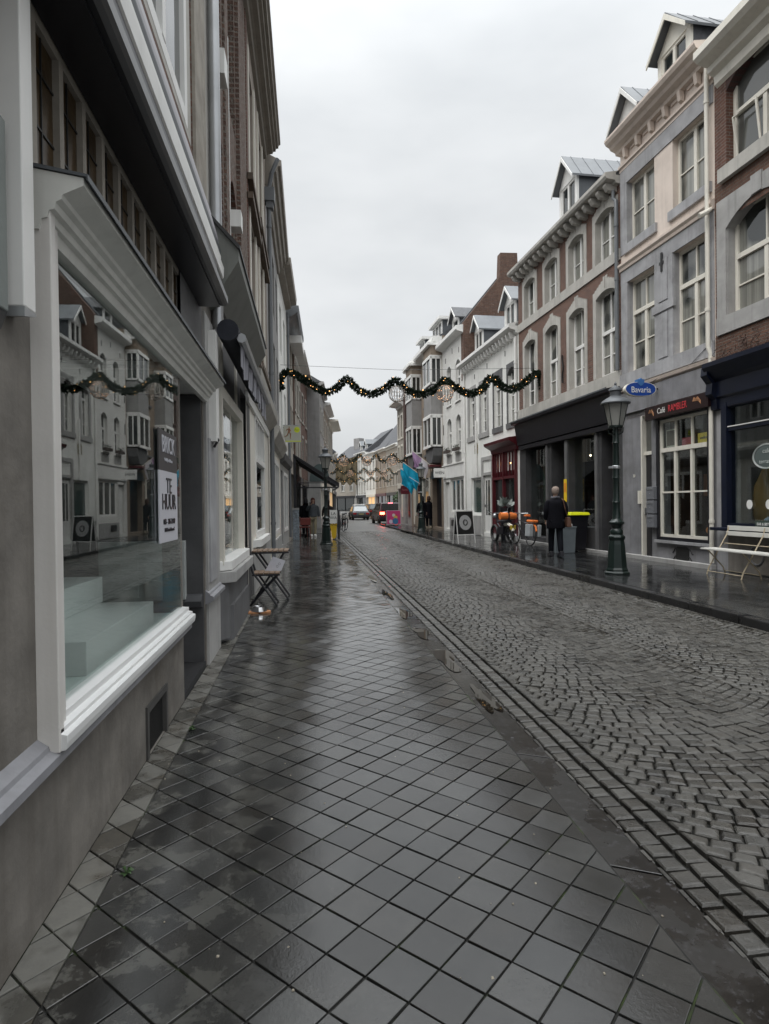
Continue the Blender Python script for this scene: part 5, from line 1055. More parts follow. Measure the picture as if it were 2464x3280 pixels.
# terrace awning on the left
e=empty('terrace_awning',(-.66,28.0,0),0,'open dark terrace awning on black posts behind the left lamp post','awning')
aw=MB().prism('y',[(0,3.6),(.0,3.75),(2.05,2.42),(2.05,2.24),(1.98,2.26)],0,.12).build('side_bar',BLACKP,e)
MB().hexa([(0,0,3.62),(0,4.5,3.62),(2.02,4.5,2.36),(2.02,0,2.36)],[(0,0,3.65),(0,4.5,3.65),(2.02,4.5,2.39),(2.02,0,2.39)]).build('canopy',paint('awning_charcoal',(.02,.02,.022),.8),e)
MB().box(.0,1.95,.02,.06,2.42,2.46).box(.0,1.95,.02,.06,2.20,2.26).box(1.96,2.02,.0,4.5,2.2,2.26).build('frame_rails',BLACKP,e)
MB().box(.0,.12,0,.1,0,3.6).build('post',BLACKP,e); MB().box(1.9,1.96,4.4,4.46,0,2.3).build('post',BLACKP,e)
MB().quad((.35,.0,2.18),(.95,0,2.18),(.2,0,3.6),(.05,0,3.6)).build('side_curtain',paint('curtain_grey',(.16,.16,.155),.8),e,recalc=False) if False else None
e=empty('dome_canopy',(.62,34,2.75),0,'grey-green rounded canopy hanging behind the left lamp post','awning'); MB().prism('y',[(.0+.55*cos(a),.95*sin(a)) for a in [pi-i*pi/12 for i in range(13)]],0,.9).build('canopy',paint('canopy_green',(.06,.085,.085),.5),e)
# drain spout style items
e=empty('bollard',(1.05,22.9,0),0,'short black tilted bar standing beside the left lamp post','bar'); MB().tube([(-.04,0,.12),(.14,-.3,.0)],.02,6).build('bar',IRON,e)
# ---- bistro set, bowl, bench, boards, bins
SL=paint('weathered_slat',(.20,.135,.09),.6,.25,12,40,.001)
e=empty('folding_chair',(-.45,8.72,0),0,'black metal folding chair with wooden slats, in front of the left shop','chair')
m=MB()
for i in range(5): m.box(-.33+.075*i,-.265+.075*i,.0,.38,.445,.465)
m.build('seat',SL,e,bevel=.003); MB().box(-.34,.04,-.0,.02,.42,.445).box(-.34,.04,.36,.38,.42,.445).build('seat_frame',BLACKP,e)
MB().box(-.415,-.40,.02,.36,.70,.78).box(-.395,-.38,.02,.36,.60,.67).build('backrest',SL,e)
for y in (.01,.37): MB().tube([(-.42,y,.80),(-.33,y,.47),(-.02,y,.03),(.0,y,.0)],.016,6).build('leg',BLACKP,e)
for y in (.035,.345): MB().tube([(.02,y,.44),(-.38,y,.0)],.016,6).build('leg',BLACKP,e)
MB().tube([(-.34,.03,.05),(-.34,.35,.05)],.008,5).build('stretcher',BLACKP,e)
e=empty('menu_card',(-.50,8.98,.466),0,'white printed menu card lying across the seat of the folding chair','menu')
MB().hexa([(-.13,.0,.0),(.10,-.05,.0),(.10,-.045,.0),(-.13,.005,.0)],[(-.02,.02,.20),(.16,-.02,.14),(.16,-.01,.14),(-.02,.03,.20)]).build('sheet',paint('menu_white',(.46,.46,.50),.5,.04,9,0,0),e)
m=MB()
for cx_,cz in ((.075,.10),(.045,.065)): m.tube([(cx_+.014*cos(t),-.055+.0*t,cz+.016*sin(t)) for t in [i*pi/6 for i in range(12)]],.002,4,True)
m.build('printed_rings',IRON,e)
e=empty('folding_table',(-.57,9.25,0),0,'small slatted folding bistro table behind the folding chair on the left','table')
m=MB()
for i in range(7): m.box(-.27+.077*i,-.205+.077*i,.0,.5,.715,.735)
m.build('table_top',SL,e,bevel=.003); MB().box(-.28,.27,.0,.02,.69,.715).box(-.28,.27,.48,.5,.69,.715).build('table_frame',BLACKP,e)
for y in (.03,.47):
    MB().tube([(-.22,y,.70),(.26,y,0)],.017,6).build('leg',BLACKP,e); MB().tube([(.20,y,.70),(-.24,y,0)],.017,6).build('leg',BLACKP,e)
e=empty('trivet',(-.66,8.2,0),.1,'orange-brown wooden trivet on the wet tiles under the metal bowl','trivet'); m=MB()
for k in range(4): m.box(-.15+.0,.15,-.03,.03,.0,.02) if k==0 else None
m.box(-.14,-.01,-.09,-.04,.0,.025).box(.01,.14,-.09,-.04,0,.025).box(-.14,.14,.03,.07,.0,.02); m.build('slats',paint('trivet_wood',(.42,.19,.08),.5,.2,20,0,0),e,bevel=.003)
e=empty('dog_bowl',(-.66,8.2,.025),0,'shiny steel dog bowl standing on the wooden trivet','bowl'); MB().lathe([(.105,0),(.10,.012),(.078,.055),(.082,.06),(.072,.056),(.06,.02),(.0,.018)],n=24).build('bowl',paint('steel',(.55,.55,.55),.14,.05,3,0,0,metal=1),e,smooth=True)
e=empty('garden_bench',(7.22,10.42,.08),0,'white folding garden bench standing in front of the navy bar window','bench')
WB=paint('bench_white',(.62,.61,.57),.4,.05,4,0,0); m=MB()
m.box(-.18,-.12,-1.75,.0,.44,.465).box(-.105,-.045,-1.75,0,.45,.47).box(-.03,.03,-1.75,0,.45,.47).box(.045,.105,-1.75,0,.45,.47); m.build('seat',WB,e,bevel=.004)
m=MB().box(.26,.28,-1.7,-.10,.69,.765).box(.285,.305,-1.7,-.10,.785,.865); m.build('backrest',WB,e,bevel=.004)
BT=paint('bench_tube',(.42,.35,.24),.45,.15,4,0,0)
for y in (-.13,-1.02,-1.65):
    MB().tube([(-.14,y,.0),(-.10,y,.12),(.1,y,.45),(.26,y,.72),(.29,y,.85)],.011,6).build('leg',BT,e); MB().tube([(.22,y,0),(.18,y,.12),(-.12,y,.44)],.011,6).build('leg',BT,e)
MB().tube([(-.13,-.13,.06),(-.13,-1.02,.06)],.008,5).tube([(.2,-.13,.55),(.2,-1.65,.55)],.008,5).tube([(.2,-.13,.06),(.2,-1.02,.06)],.008,5).build('stretcher',BT,e)
def aboard(loc,rz,w,h,leg,label,face,frame,art):
    e=empty('sandwich_board',loc,rz,label,'sign','sandwich boards on the pavement'); t=.12
    for sg in (-1,1):
        m=MB(); f=lambda x,z:(x,sg*(t+.02)*(1-z/h)*1.0+sg*.01,z)
        def bar(x0,x1,z0,z1,th=.014): m.hexa([f(x0,z0),f(x1,z0),(f(x1,z0)[0],f(x1,z0)[1]+th,z0),(x0,f(x0,z0)[1]+th,z0)],[f(x0,z1),f(x1,z1),(x1,f(x1,z1)[1]+th,z1),(x0,f(x0,z1)[1]+th,z1)])
        bar(-w/2,-w/2+.03,0,h); bar(w/2-.03,w/2,0,h); bar(-w/2+.03,w/2-.03,h-.03,h); bar(-w/2+.03,w/2-.03,leg,leg+.03); m.build('frame',frame,e)
        m=MB(); bar(-w/2+.03,w/2-.03,leg+.03,h-.03,.008); m.build('panel',face,e)
    a=math.atan2(.14,h); art(e,lambda x,z:(x,-(t+.02)*(1-z/h)-.013,z)); return e
def art1(e,f):
    C0=(0,.70); R_=.25; m=MB(); m.add([f(C0[0]+R_*cos(i*pi/16),C0[1]+R_*sin(i*pi/16)) for i in range(32)],[tuple(range(32))]); m.build('silver_disc',paint('disc_silver',(.42,.42,.42),.4,.1,20,0,0),e,recalc=False)
    m=MB(); g=lambda x,z:(lambda p:(p[0],p[1]-.004,p[2]))(f(x,z))
    m.add([g(.11*cos(i*pi/8),.70+.11*sin(i*pi/8)) for i in range(16)],[tuple(range(16))]); m.build('dark_swirl',paint('swirl_dark',(.07,.07,.07),.5),e,recalc=False)
    m=MB(); h=lambda x,z:(lambda p:(p[0],p[1]-.008,p[2]))(f(x,z))
    m.add([h(-.04,.64),h(.0,.63),(h(.05,.68)),h(.06,.75),h(.02,.73),h(-.01,.77),h(-.04,.73)],[tuple(range(7))]); m.add([h(-.005,.78),h(.02,.76),h(.03,.80)],[(0,1,2)]); m.build('light_swirl',MC['disc_silver'],e,recalc=False)
aboard((5.16,20.2,.08),rad(24),.74,1.10,.28,'white-framed sandwich board with a silver disc on black, on the right pavement',paint('board_black',(.02,.02,.02),.4),WHITE,art1)
def art2(e,f):
    for n_,cx_,cz,r,c in (('print_white',-.2,.25,.13,(.6,.5,.6)),('print_blue',.1,.28,.2,(.04,.15,.3)),('print_yellow',.12,.5,.13,(.6,.4,.1)),('print_cream',.0,.66,.11,(.6,.55,.5)),('print_red',.16,.62,.09,(.55,.06,.06))):
        m=MB(); g=lambda x,z:(lambda p:(p[0],p[1]-.004-r*.03,p[2]))(f(x,z)); m.add([g(cx_+r*cos(i*pi/6),cz+r*sin(i*pi/6)) for i in range(12)],[tuple(range(12))]); m.build('printed_picture',paint(n_,c,.5),e,recalc=False)
aboard((5.5,40,.08),rad(4),.95,.98,.06,'magenta pink advertising board standing on the right kerb beside the dark car',paint('board_pink',(.50,.045,.17),.4,.1,4,0,0),paint('frame_pink',(.45,.40,.42),.4),art2)
e=empty('advertising_column',(1.0,25.6,0),0,'yellow pavement sign with a white lettered upper half behind the left lamp post','sign')
MB().box(-.14,.16,-.02,.02,.66,1.22).build('white_panel',WHITE,e); MB().prism('y',[(-.14,.66),(.16,.66),(.12,.1),(.02,.02),(-.05,.1)],-.02,.02).build('yellow_panel',paint('yellow_panel',(.62,.40,.01),.5),e); text('lettering','LA\nWA',.17,BLACKP,e,(.01,-.025,.98),(pi/2,0,0)); text('lettering','NAC',.14,BLACKP,e,(.01,-.025,.62),(pi/2,0,0)); MB().box(.18,.27,-.05,.05,.0,1.22).build('post',BLACKP,e)
e=empty('wheelie_bin',(7.12,16.0,.08),.15,'black wheelie bin with a bright yellow lid beside the grey bin','bin')
MB().hexa([(-.22,-.24,.04),(.22,-.24,.04),(.22,.26,.04),(-.22,.26,.04)],[(-.28,-.30,.98),(.28,-.30,.98),(.28,.32,.98),(-.28,.32,.98)]).build('body',BLACKP,e,bevel=.015); MB().hexa([(-.31,-.34,.98),(.31,-.34,.98),(.31,.36,.98),(-.31,.36,.98)],[(-.29,-.30,1.05),(.29,-.30,1.05),(.29,.30,1.06),(-.29,.30,1.06)]).build('lid',paint('lid_yellow',(.60,.62,.01),.4),e,bevel=.012)
for x in (-.24,.24): MB().prism('x',[(.26+.09*cos(i*pi/8),.09+.09*sin(i*pi/8)) for i in range(16)],x-.02,x+.02).build('wheel',RUBBER,e)
e=empty('grey_bin',(6.62,15.6,.08),.1,'pale blue-grey plastic container standing behind the walking man','bin'); MB().hexa([(-.27,-.2,.0),(.27,-.2,.0),(.27,.2,.0),(-.27,.2,.0)],[(-.30,-.22,.66),(.30,-.22,.66),(.30,.22,.66),(-.30,.22,.66)]).build('body',paint('bin_bluegrey',(.15,.175,.19),.5),e,bevel=.01); MB().box(-.31,.31,-.23,.23,.66,.69).build('rim',MC['bin_bluegrey'],e)
m=MB()
for x in (-.2,-.1,.22): m.ball((x,-.05,.72),.06,7,5)
m.build('crumpled_contents',WHITE,e)
e=empty('wooden_chair',(-.22,27.6,0),.3,'dark red chair on the terrace in front of the two standing people','chair')
RC=paint('chair_red',(.12,.02,.015),.5,.2,8,0,0); MB().box(-.24,.24,-.22,.22,.44,.50).build('seat',RC,e,bevel=.01); MB().box(-.24,.24,-.26,-.22,.55,.88).build('backrest',RC,e,bevel=.02)
for x in (-.21,.21):
    for y in (-.2,.2): MB().tube([(x,y,.45),(x*1.1,y*1.1,0)],.018,6).build('leg',RC,e)
e=empty('utility_cabinet',(-.62,26.0,0),0,'slim grey utility cabinet covered in stickers against the left wall','cabinet')
MB().box(-.05,.22,-.12,.12,0,1.25).build('body',paint('cabinet_stickered',(.20,.23,.26),.6,.5,14,0,0),e,bevel=.01); MB().box(-.06,.23,-.13,.13,1.25,1.32).build('cap',STONE,e)
# ---- bicycle and moped
def wheel(e,y,r,mat=RUBBER,w=.022,name='wheel'):
    o=MB().tube([(0,y+r*cos(t),r+r*sin(t)) for t in [2*pi*i/24 for i in range(24)]],w,6,True).build(name,mat,e)
    m=MB()
    for i in range(12): a=2*pi*i/12; m.tube([(0,y,r),(0,y+r*cos(a),r+r*sin(a))],.0025,3)
    m.build('spokes',METAL,o); return o
def bicycle(loc,rz,label,bag=None,pan=None,fr=BLACKP,tilt=.08):
    e=empty('bicycle',loc,rz,label,'bicycle','bicycles parked on the pavement'); e.rotation_euler=(0,tilt,rz)
    wheel(e,-.52,.33); wheel(e,.55,.33)
    MB().tube([(0,-.52,.33),(0,-.08,.30),(0,.40,.72),(0,.44,.86)],.018,6).tube([(0,-.08,.30),(0,-.22,.88)],.016,6).tube([(0,-.52,.33),(0,-.18,.70),(0,.40,.78)],.014,6).tube([(0,.40,.80),(0,.55,.33)],.014,6).build('frame',fr,e)
    MB().tube([(-.28,.30,1.02),(-.1,.42,1.0),(.1,.42,1.0),(.28,.30,1.02)],.013,6).tube([(0,.42,.86),(0,.42,1.0)],.014,6).build('handlebar',METAL,e)
    MB().hexa([(-.03,.0,.9),(.03,.0,.9),(.09,-.28,.9),(-.09,-.28,.9)],[(-.02,.0,.95),(.02,.0,.95),(.08,-.28,.97),(-.08,-.28,.97)]).build('saddle',bag or BLACKP,e,bevel=.02)
    MB().tube([(-.06,-.18,.70),(-.06,-.75,.70)],.008,5).tube([(.06,-.18,.70),(.06,-.75,.70)],.008,5).box(-.07,.07,-.75,-.3,.70,.715).build('luggage_rack',METAL,e); MB().tube([(0,-.18,.62),(0,-.35,.70),(0,-.6,.70),(0,-.8,.60),(0,-.88,.45)],.03,6).build('mudguard',bag or fr,e)
    if pan:
        for sg in (-1,1): MB().box(sg*.08,sg*.20,-.82,-.5,.28,.66).build('pannier',pan,e,bevel=.02)
        MB().box(-.1,.1,-.78,-.35,.72,.80).build('rear_bag',bag,e,bevel=.03)
    return e
OR=paint('orange_cover',(.75,.20,.04),.55,.1,6,0,0); PG=paint('pannier_grey',(.33,.35,.36),.5,.15,8,0,0)
b1=bicycle((6.75,19.0,.08),.12,'bicycle with a bright orange rear cover and pale grey panniers beside the walking man',OR,PG)
b2=bicycle((1.75,34.0,0),.2,'bicycle parked by the left kerb near the yellow sign'); b3=copy_tree(b2); b3.location=(2.0,36,0); b3['label']='bicycle parked by the left kerb, behind the first one there'
e=empty('moped',(6.62,20.7,.08),.1,'dark retro moped with chrome trim and an orange roll bag beside the maroon shopfront','moped'); 
wheel(e,-.62,.27,w=.05); wheel(e,.62,.27,w=.05)
MB().tube([(0,-.62,.27),(0,-.1,.35),(0,.35,.62),(0,.45,.95)],.035,8).hexa([(-.13,-.35,.28),(.13,-.35,.28),(.13,.15,.25),(-.13,.15,.25)],[(-.1,-.35,.55),(.1,-.35,.55),(.1,.15,.5),(-.1,.15,.5)]).build('frame_and_engine',BLACKP,e,bevel=.01)
MB().hexa([(-.12,-.6,.68),(.12,-.6,.68),(.12,.15,.66),(-.12,.15,.66)],[(-.1,-.6,.78),(.1,-.6,.78),(.09,.15,.74),(-.09,.15,.74)]).build('seat',BLACKP,e,bevel=.03)
MB().tube([(-.28,-.5,.90),(.28,-.5,.90)],.12,12).build('roll_bag',OR,e,smooth=True); MB().box(-.02,.02,-.63,-.37,.77,1.03).build('bag_strap',RUBBER,e)
MB().tube([(-.36,.32,1.02),(-.1,.45,.98),(.1,.45,.98),(.36,.32,1.02)],.015,6).build('handlebar',METAL,e); MB().ball((0,.58,.88),.09,10,7).build('headlight',METAL,e,smooth=True); MB().ball((-.0,-.72,.55),.06,9,6).build('tail_light',paint('tail_red',(.3,.01,.01),.3),e)
for sg in (-1,1): MB().tube([(sg*.34,.33,1.02),(sg*.42,.38,1.2)],.008,5).prism('y',[(sg*.42+.07*cos(i*pi/6),1.25+.05*sin(i*pi/6)) for i in range(12)],.37,.39).build('mirror',METAL,e)
MB().tube([(.14,-.7,.3),(.14,.1,.25)],.04,8).build('exhaust',METAL,e,smooth=True); MB().box(-.1,.1,-.93,-.90,.45,.60).build('number_plate',paint('plate_yellow',(.55,.42,.05),.5),e)
MB().tube([(0,-.28,.6),(0,-.55,.62),(0,-.85,.55),(0,-.92,.4)],.06,7).build('rear_mudguard',CREAM,e)
e=empty('potted_plant',(6.95,21.3,.08),0,'planter with silvery cabbage-like leaves above the moped','plant'); MB().lathe([(.16,0),(.18,.8),(.2,1.18),(.17,1.18),(.15,.9)],n=14).build('pot',BLACKP,e); m=MB()
for i in range(60):
    a=rnd(0,2*pi); el=rnd(.1,1.4); d=Vector((cos(a)*cos(el),sin(a)*cos(el),sin(el))); c0=Vector((0,0,1.22)); l=rnd(.25,.42); s_=d.orthogonal().normalized()*l*.22; m.add([c0,c0+d*l*.6+s_,c0+d*l,c0+d*l*.6-s_],[(0,1,2,3)])
m.build('leaves',paint('silver_leaf',(.26,.29,.27),.6,.3,10),e,recalc=False)
e=empty('shrub',(8.6,56,0),0,'dark green rounded shrub beside the parked cars at the far end','shrub'); m=MB()
for i in range(700):
    d=Vector((random.gauss(0,1),random.gauss(0,1),random.gauss(0,1))).normalized(); p=Vector((d.x*rnd(.5,1.0),d.y*rnd(.5,1.0),1.9+d.z*rnd(.5,1.1))); a=Vector((rnd(-.12,.12),rnd(-.12,.12),rnd(-.12,.12))); b_=a.orthogonal(); m.add([p,p+a,p+a+b_,p+b_*.6],[(0,1,2,3)])
m.build('crown',paint('shrub_green',(.03,.055,.02),.8,.4,4),e,recalc=False); MB().tube([(0,0,0),(0,0,1.5)],.06,7).build('trunk',paint('bark',(.06,.045,.03),.9),e)
# ================================================================ PEOPLE
SKIN=paint('skin',(.42,.26,.19),.55,.05,20,0,0)
def skinned(name,J,E,mat,parent,sub=2):
    ks=list(J); me=bpy.data.meshes.new(name); me.from_pydata([J[k][0] for k in ks],[(ks.index(a),ks.index(b)) for a,b in E],[])
    me.materials.append(mat); o=bpy.data.objects.new(name,me); COL.objects.link(o); o.parent=parent
    md=o.modifiers.new('skin','SKIN'); md.use_smooth_shade=True
    for i,k in enumerate(ks):
        r=J[k][1]; sv=me.skin_vertices[0].data[i]; sv.radius=(r,r) if not isinstance(r,tuple) else r; sv.use_root=(i==0)
    sb=o.modifiers.new('sub','SUBSURF'); sb.levels=sub; sb.render_levels=sub
    dg=bpy.context.evaluated_depsgraph_get(); ev=o.evaluated_get(dg); nm=bpy.data.meshes.new_from_object(ev); nm.materials.clear(); nm.materials.append(mat)
    o.modifiers.clear(); o.data=nm; nm.name=name; return o
def person(loc,rz,label,h=1.75,coat=BLACKP,trou=BLACKP,shoe=BLACKP,hair=None,stride=.12,armL=None,armR=None,coatlen=.0,hood=None,bald=False,scarf=None,bulk=1.0,lean=0):
    e=empty('person',loc,rz,label,'person'); k=h/1.75; e.scale=(k,)*3
    B=bulk; L=lean
    fl,fr=stride,-stride
    aL=armL or ((-.25,.0,1.17),(-.27,.06,.92)); aR=armR or ((.25,-.02,1.17),(.27,.02,.92))
    J={'pelvis':((0,0,.95),.11),'waist':((0,L*.3,1.10),.10),'chest':((0,L*.7,1.32),.125),'base':((0,L,1.46),.07),'neck':((0,L+.01,1.53),.052),'head1':((0,L+.02,1.60),.066),'head2':((0,L+.025,1.665),.083),'head3':((0,L+.015,1.72),.060)}
    E=[('pelvis','waist'),('waist','chest'),('chest','base'),('base','neck'),('neck','head1'),('head1','head2'),('head2','head3')]
    for s_,x,f,A in (('L',-1,fl,aL),('R',1,fr,aR)):
        J['sh'+s_]=((x*.17,L,1.42),.055); J['el'+s_]=(A[0],.040); J['wr'+s_]=(A[1],.026)
        d=(Vector(A[1])-Vector(A[0])).normalized(); pm=Vector(A[1])+d*.07; J['palm'+s_]=(tuple(pm),(.034,.018))
        J['hip'+s_]=((x*.09,0,.90),.085); kb=max(0,-f)*.35
        J['kn'+s_]=((x*.085,f*.5+.03,.50),.055); J['an'+s_]=((x*.075,f,.09+kb*.4),.038); J['to'+s_]=((x*.085,f+.10,.05+kb*.2),.024)
        E+=[('chest','sh'+s_),('sh'+s_,'el'+s_),('el'+s_,'wr'+s_),('wr'+s_,'palm'+s_),('pelvis','hip'+s_),('hip'+s_,'kn'+s_),('kn'+s_,'an'+s_),('an'+s_,'to'+s_)]
    b=skinned('body',J,E,SKIN,e)
    # five fingers on each hand, thumb from the side of the palm
    for s_,x,A in (('L',-1,aL),('R',1,aR)):
        d=(Vector(A[1])-Vector(A[0])).normalized(); sd=Vector((0,1,0)).cross(d); sd=Vector((0,1,0)) if sd.length<.2 else (d.cross(Vector((1,0,0)))).normalized(); inn=Vector((-x,0,0)); m=MB(); pm=Vector(A[1])+d*.085
        for i,ln in enumerate((.062,.070,.066,.052)):
            b0=pm+sd*(.024-.016*i); m.tube([b0,b0+d*ln*.5+inn*.006,b0+d*ln*.85+inn*.022],[.008,.0075,.006],6)
        b0=Vector(A[1])+d*.04+sd*.03; m.tube([b0,b0+sd*.022+d*.025,b0+sd*.024+d*.052+inn*.01],[.010,.009,.007],6)
        m.build('fingers',SKIN,b,smooth=True)
    # face
    m=MB(); m.add([(-.012,L+.10,1.640),(.012,L+.10,1.640),(0,L+.128,1.642),(0,L+.103,1.685)],[(0,1,2),(0,2,3),(2,1,3),(0,3,1)]); m.build('nose',SKIN,b)
    MB().ball((-.032,L+.094,1.683),.010,6,4).ball((.032,L+.094,1.683),.010,6,4).build('eyes',BLACKP,b); MB().box(-.022,.022,L+.085,L+.102,1.612,1.619).build('mouth',paint('lips',(.25,.09,.08),.5),b)
    MB().ball((-.083,L+.01,1.66),.022,7,5,sx=.4).ball((.083,L+.01,1.66),.022,7,5,sx=.4).build('ears',SKIN,b,smooth=True)
    if hair:
        if bald: MB().lathe([(.074,1.60),(.090,1.64),(.094,1.70),(.085,1.745),(.055,1.778),(.012,1.79)],(0,L-.004,0),18,sy=1.12).build('hair',hair,e,smooth=True)
        else: MB().lathe([(.085,1.53),(.102,1.60),(.106,1.68),(.094,1.75),(.062,1.80),(.012,1.815)],(0,L-.042,0),18,sy=.95).build('hair',hair,e,smooth=True)
    if hood: MB().ball((0,L-.06,1.52),.115,12,8,sy=.9,sz=.7).build('hood',hood,e,smooth=True)
    if scarf: MB().tube([(.085*cos(t),L+.085*sin(t),1.50+.01*sin(3*t)) for t in [2*pi*i/14 for i in range(14)]],.038,8,True).build('scarf',scarf,e,smooth=True)
    z0=.92-coatlen
    m=MB(); n_=28; prof=[(.195,z0),(.205,z0+.03),(.198,.5*(z0+1.02)),(.190,1.02),(.192,1.15),(.200,1.28),(.198,1.37),(.165,1.43),(.110,1.475),(.088,1.52),(.070,1.53)]
    for r_,z_ in prof:
        for k_ in range(n_):
            t=2*pi*k_/n_; q=1+.035*sin(5*t+z_*7)*(1.5-z_)+.02*sin(9*t-z_*11)
            m.v.append((r_*B*q*cos(t),L*min(1,max(0,(z_-.9)/.5))+r_*B*q*.74*sin(t),z_))
    for i_ in range(len(prof)-1):
        for k_ in range(n_): m.f.append((i_*n_+k_,i_*n_+(k_+1)%n_,(i_+1)*n_+(k_+1)%n_,(i_+1)*n_+k_))
    m.f.append(tuple(range(n_))[::-1]); m.f.append(tuple(range((len(prof)-1)*n_,len(prof)*n_)))
    ct=m.build('coat',coat,e,smooth=True)
    J={'w3':((0,L,1.34),(.13,.10))}; E=[]
    for s_,x,A in (('L',-1,aL),('R',1,aR)):
        J['s'+s_]=((x*.185*B,L,1.395),.078*B); J['e'+s_]=((A[0][0],A[0][1],A[0][2]),.064*B); J['c'+s_]=(A[1],.046*B); E+=[('w3','s'+s_),('s'+s_,'e'+s_),('e'+s_,'c'+s_)]
    skinned('sleeves',J,E,coat,ct)
    J={'p':((0,0,.93),.135)}; E=[]
    for s_,x,f in (('L',-1,fl),('R',1,fr)):
        kb=max(0,-f)*.35
        J['h'+s_]=((x*.09,0,.86),.10); J['k'+s_]=((x*.085,f*.5+.03,.50),.085); J['a'+s_]=((x*.075,f,.08+kb*.4),.072); E+=[('p','h'+s_),('h'+s_,'k'+s_),('k'+s_,'a'+s_)]
    skinned('trousers',J,E,trou,e)
    for x,f in ((-1,fl),(1,fr)):
        kb=max(0,-f)*.14; MB().hexa([(x*.08-.056,f-.10,.0+kb),(x*.08+.056,f-.10,.0+kb),(x*.08+.06,f+.18,.0),(x*.08-.06,f+.18,.0)],[(x*.08-.052,f-.085,.14+kb),(x*.08+.052,f-.085,.14+kb),(x*.08+.05,f+.16,.085),(x*.08-.05,f+.16,.085)]).build('shoe',shoe,e,bevel=.02)
    return e
COATN=paint('coat_dark_navy',(.006,.006,.009),.9,.2,9,60,.002,spec=.15); TRD=paint('trouser_dark',(.006,.007,.010),.9,.2,9,60,.002,spec=.15)
man=person((5.98,14.45,.08),rad(-6),'bald man in a black coat walking away on the right with a brown shoulder bag',1.68,COATN,TRD,BLACKP,hair=paint('grey_stubble',(.27,.21,.175),.8,.1,30,0,0),bald=True,stride=.17,coatlen=.20,scarf=paint('scarf_grey',(.07,.07,.08),.9),bulk=1.12,armL=((-.25,-.02,1.17),(-.235,.08,.93)),armR=((.26,-.03,1.17),(.24,.08,.94)))
e=empty('shoulder_bag',(6.24,14.38,.80),0,'brown leather shoulder bag hanging at the walking man\'s right hip','bag'); MB().hexa([(-.05,-.14,0),(.07,-.14,0),(.07,.12,0),(-.05,.12,0)],[(-.03,-.11,.24),(.05,-.11,.24),(.05,.1,.24),(-.03,.1,.24)]).build('bag_body',paint('leather_brown',(.11,.055,.035),.45,.2,12,0,0),e,bevel=.02); MB().tube([(0,-.02,.24),(-.10,-.13,.45),(-.14,-.10,.66),(-.13,.0,.70)],.013,6).build('strap',MC['leather_brown'],e)
person((-.15,28.9,0),rad(30),'person in a long black hooded coat standing under the terrace awning on the left',1.72,COATN,TRD,hair=BLACKP,stride=.03,hood=COATN,bulk=1.15,coatlen=.12)
p=person((.20,28.6,0),rad(185),'person in grey jacket, red hood and khaki trousers holding up a phone',1.72,paint('jacket_grey',(.055,.065,.075),.7,.2,14),paint('khaki',(.24,.21,.14),.85,.1,9),WHITE,hair=paint('hair_red_brown',(.12,.03,.025),.8),stride=.08,bulk=1.12,hood=paint('hood_red',(.10,.02,.02),.8),armR=((.30,.04,1.20),(.12,.22,1.48)))
e=empty('phone',(.07,28.36,1.50),0,'small dark phone held up by the person in khaki trousers','phone'); MB().box(-.035,.035,-.005,.005,-.07,.07).build('phone_body',BLACKP,e,bevel=.003)
person((.95,31.0,0),rad(0),'dark-clothed person partly hidden behind the yellow pavement sign',1.68,paint('coat_brown',(.025,.016,.014),.8),TRD,hair=BLACKP,stride=.05)
person((5.95,32.2,.08),rad(10),'person in black walking away just past the far right lamp post, under the flags',1.72,COATN,TRD,hair=BLACKP,stride=.14,hood=COATN)
person((6.55,33.4,.08),rad(-6),'brown-haired person in a long black coat carrying shopping bags along the right row of houses',1.74,COATN,TRD,paint('shoe_beige',(.35,.3,.22),.6),hair=paint('hair_brown',(.06,.03,.02),.8),stride=.18,coatlen=.35,bulk=1.1)
e=empty('shopping_bag',(6.2,33.3,.38),0,'brown shopping bag carried by the person in the long black coat','bag'); MB().box(-.12,.12,-.06,.06,0,.28).tube([(-.06,0,.28),(-.04,0,.44),(.04,0,.44),(.06,0,.28)],.008,5).build('bag_body',paint('bag_redbrown',(.16,.05,.03),.6),e,bevel=.01)
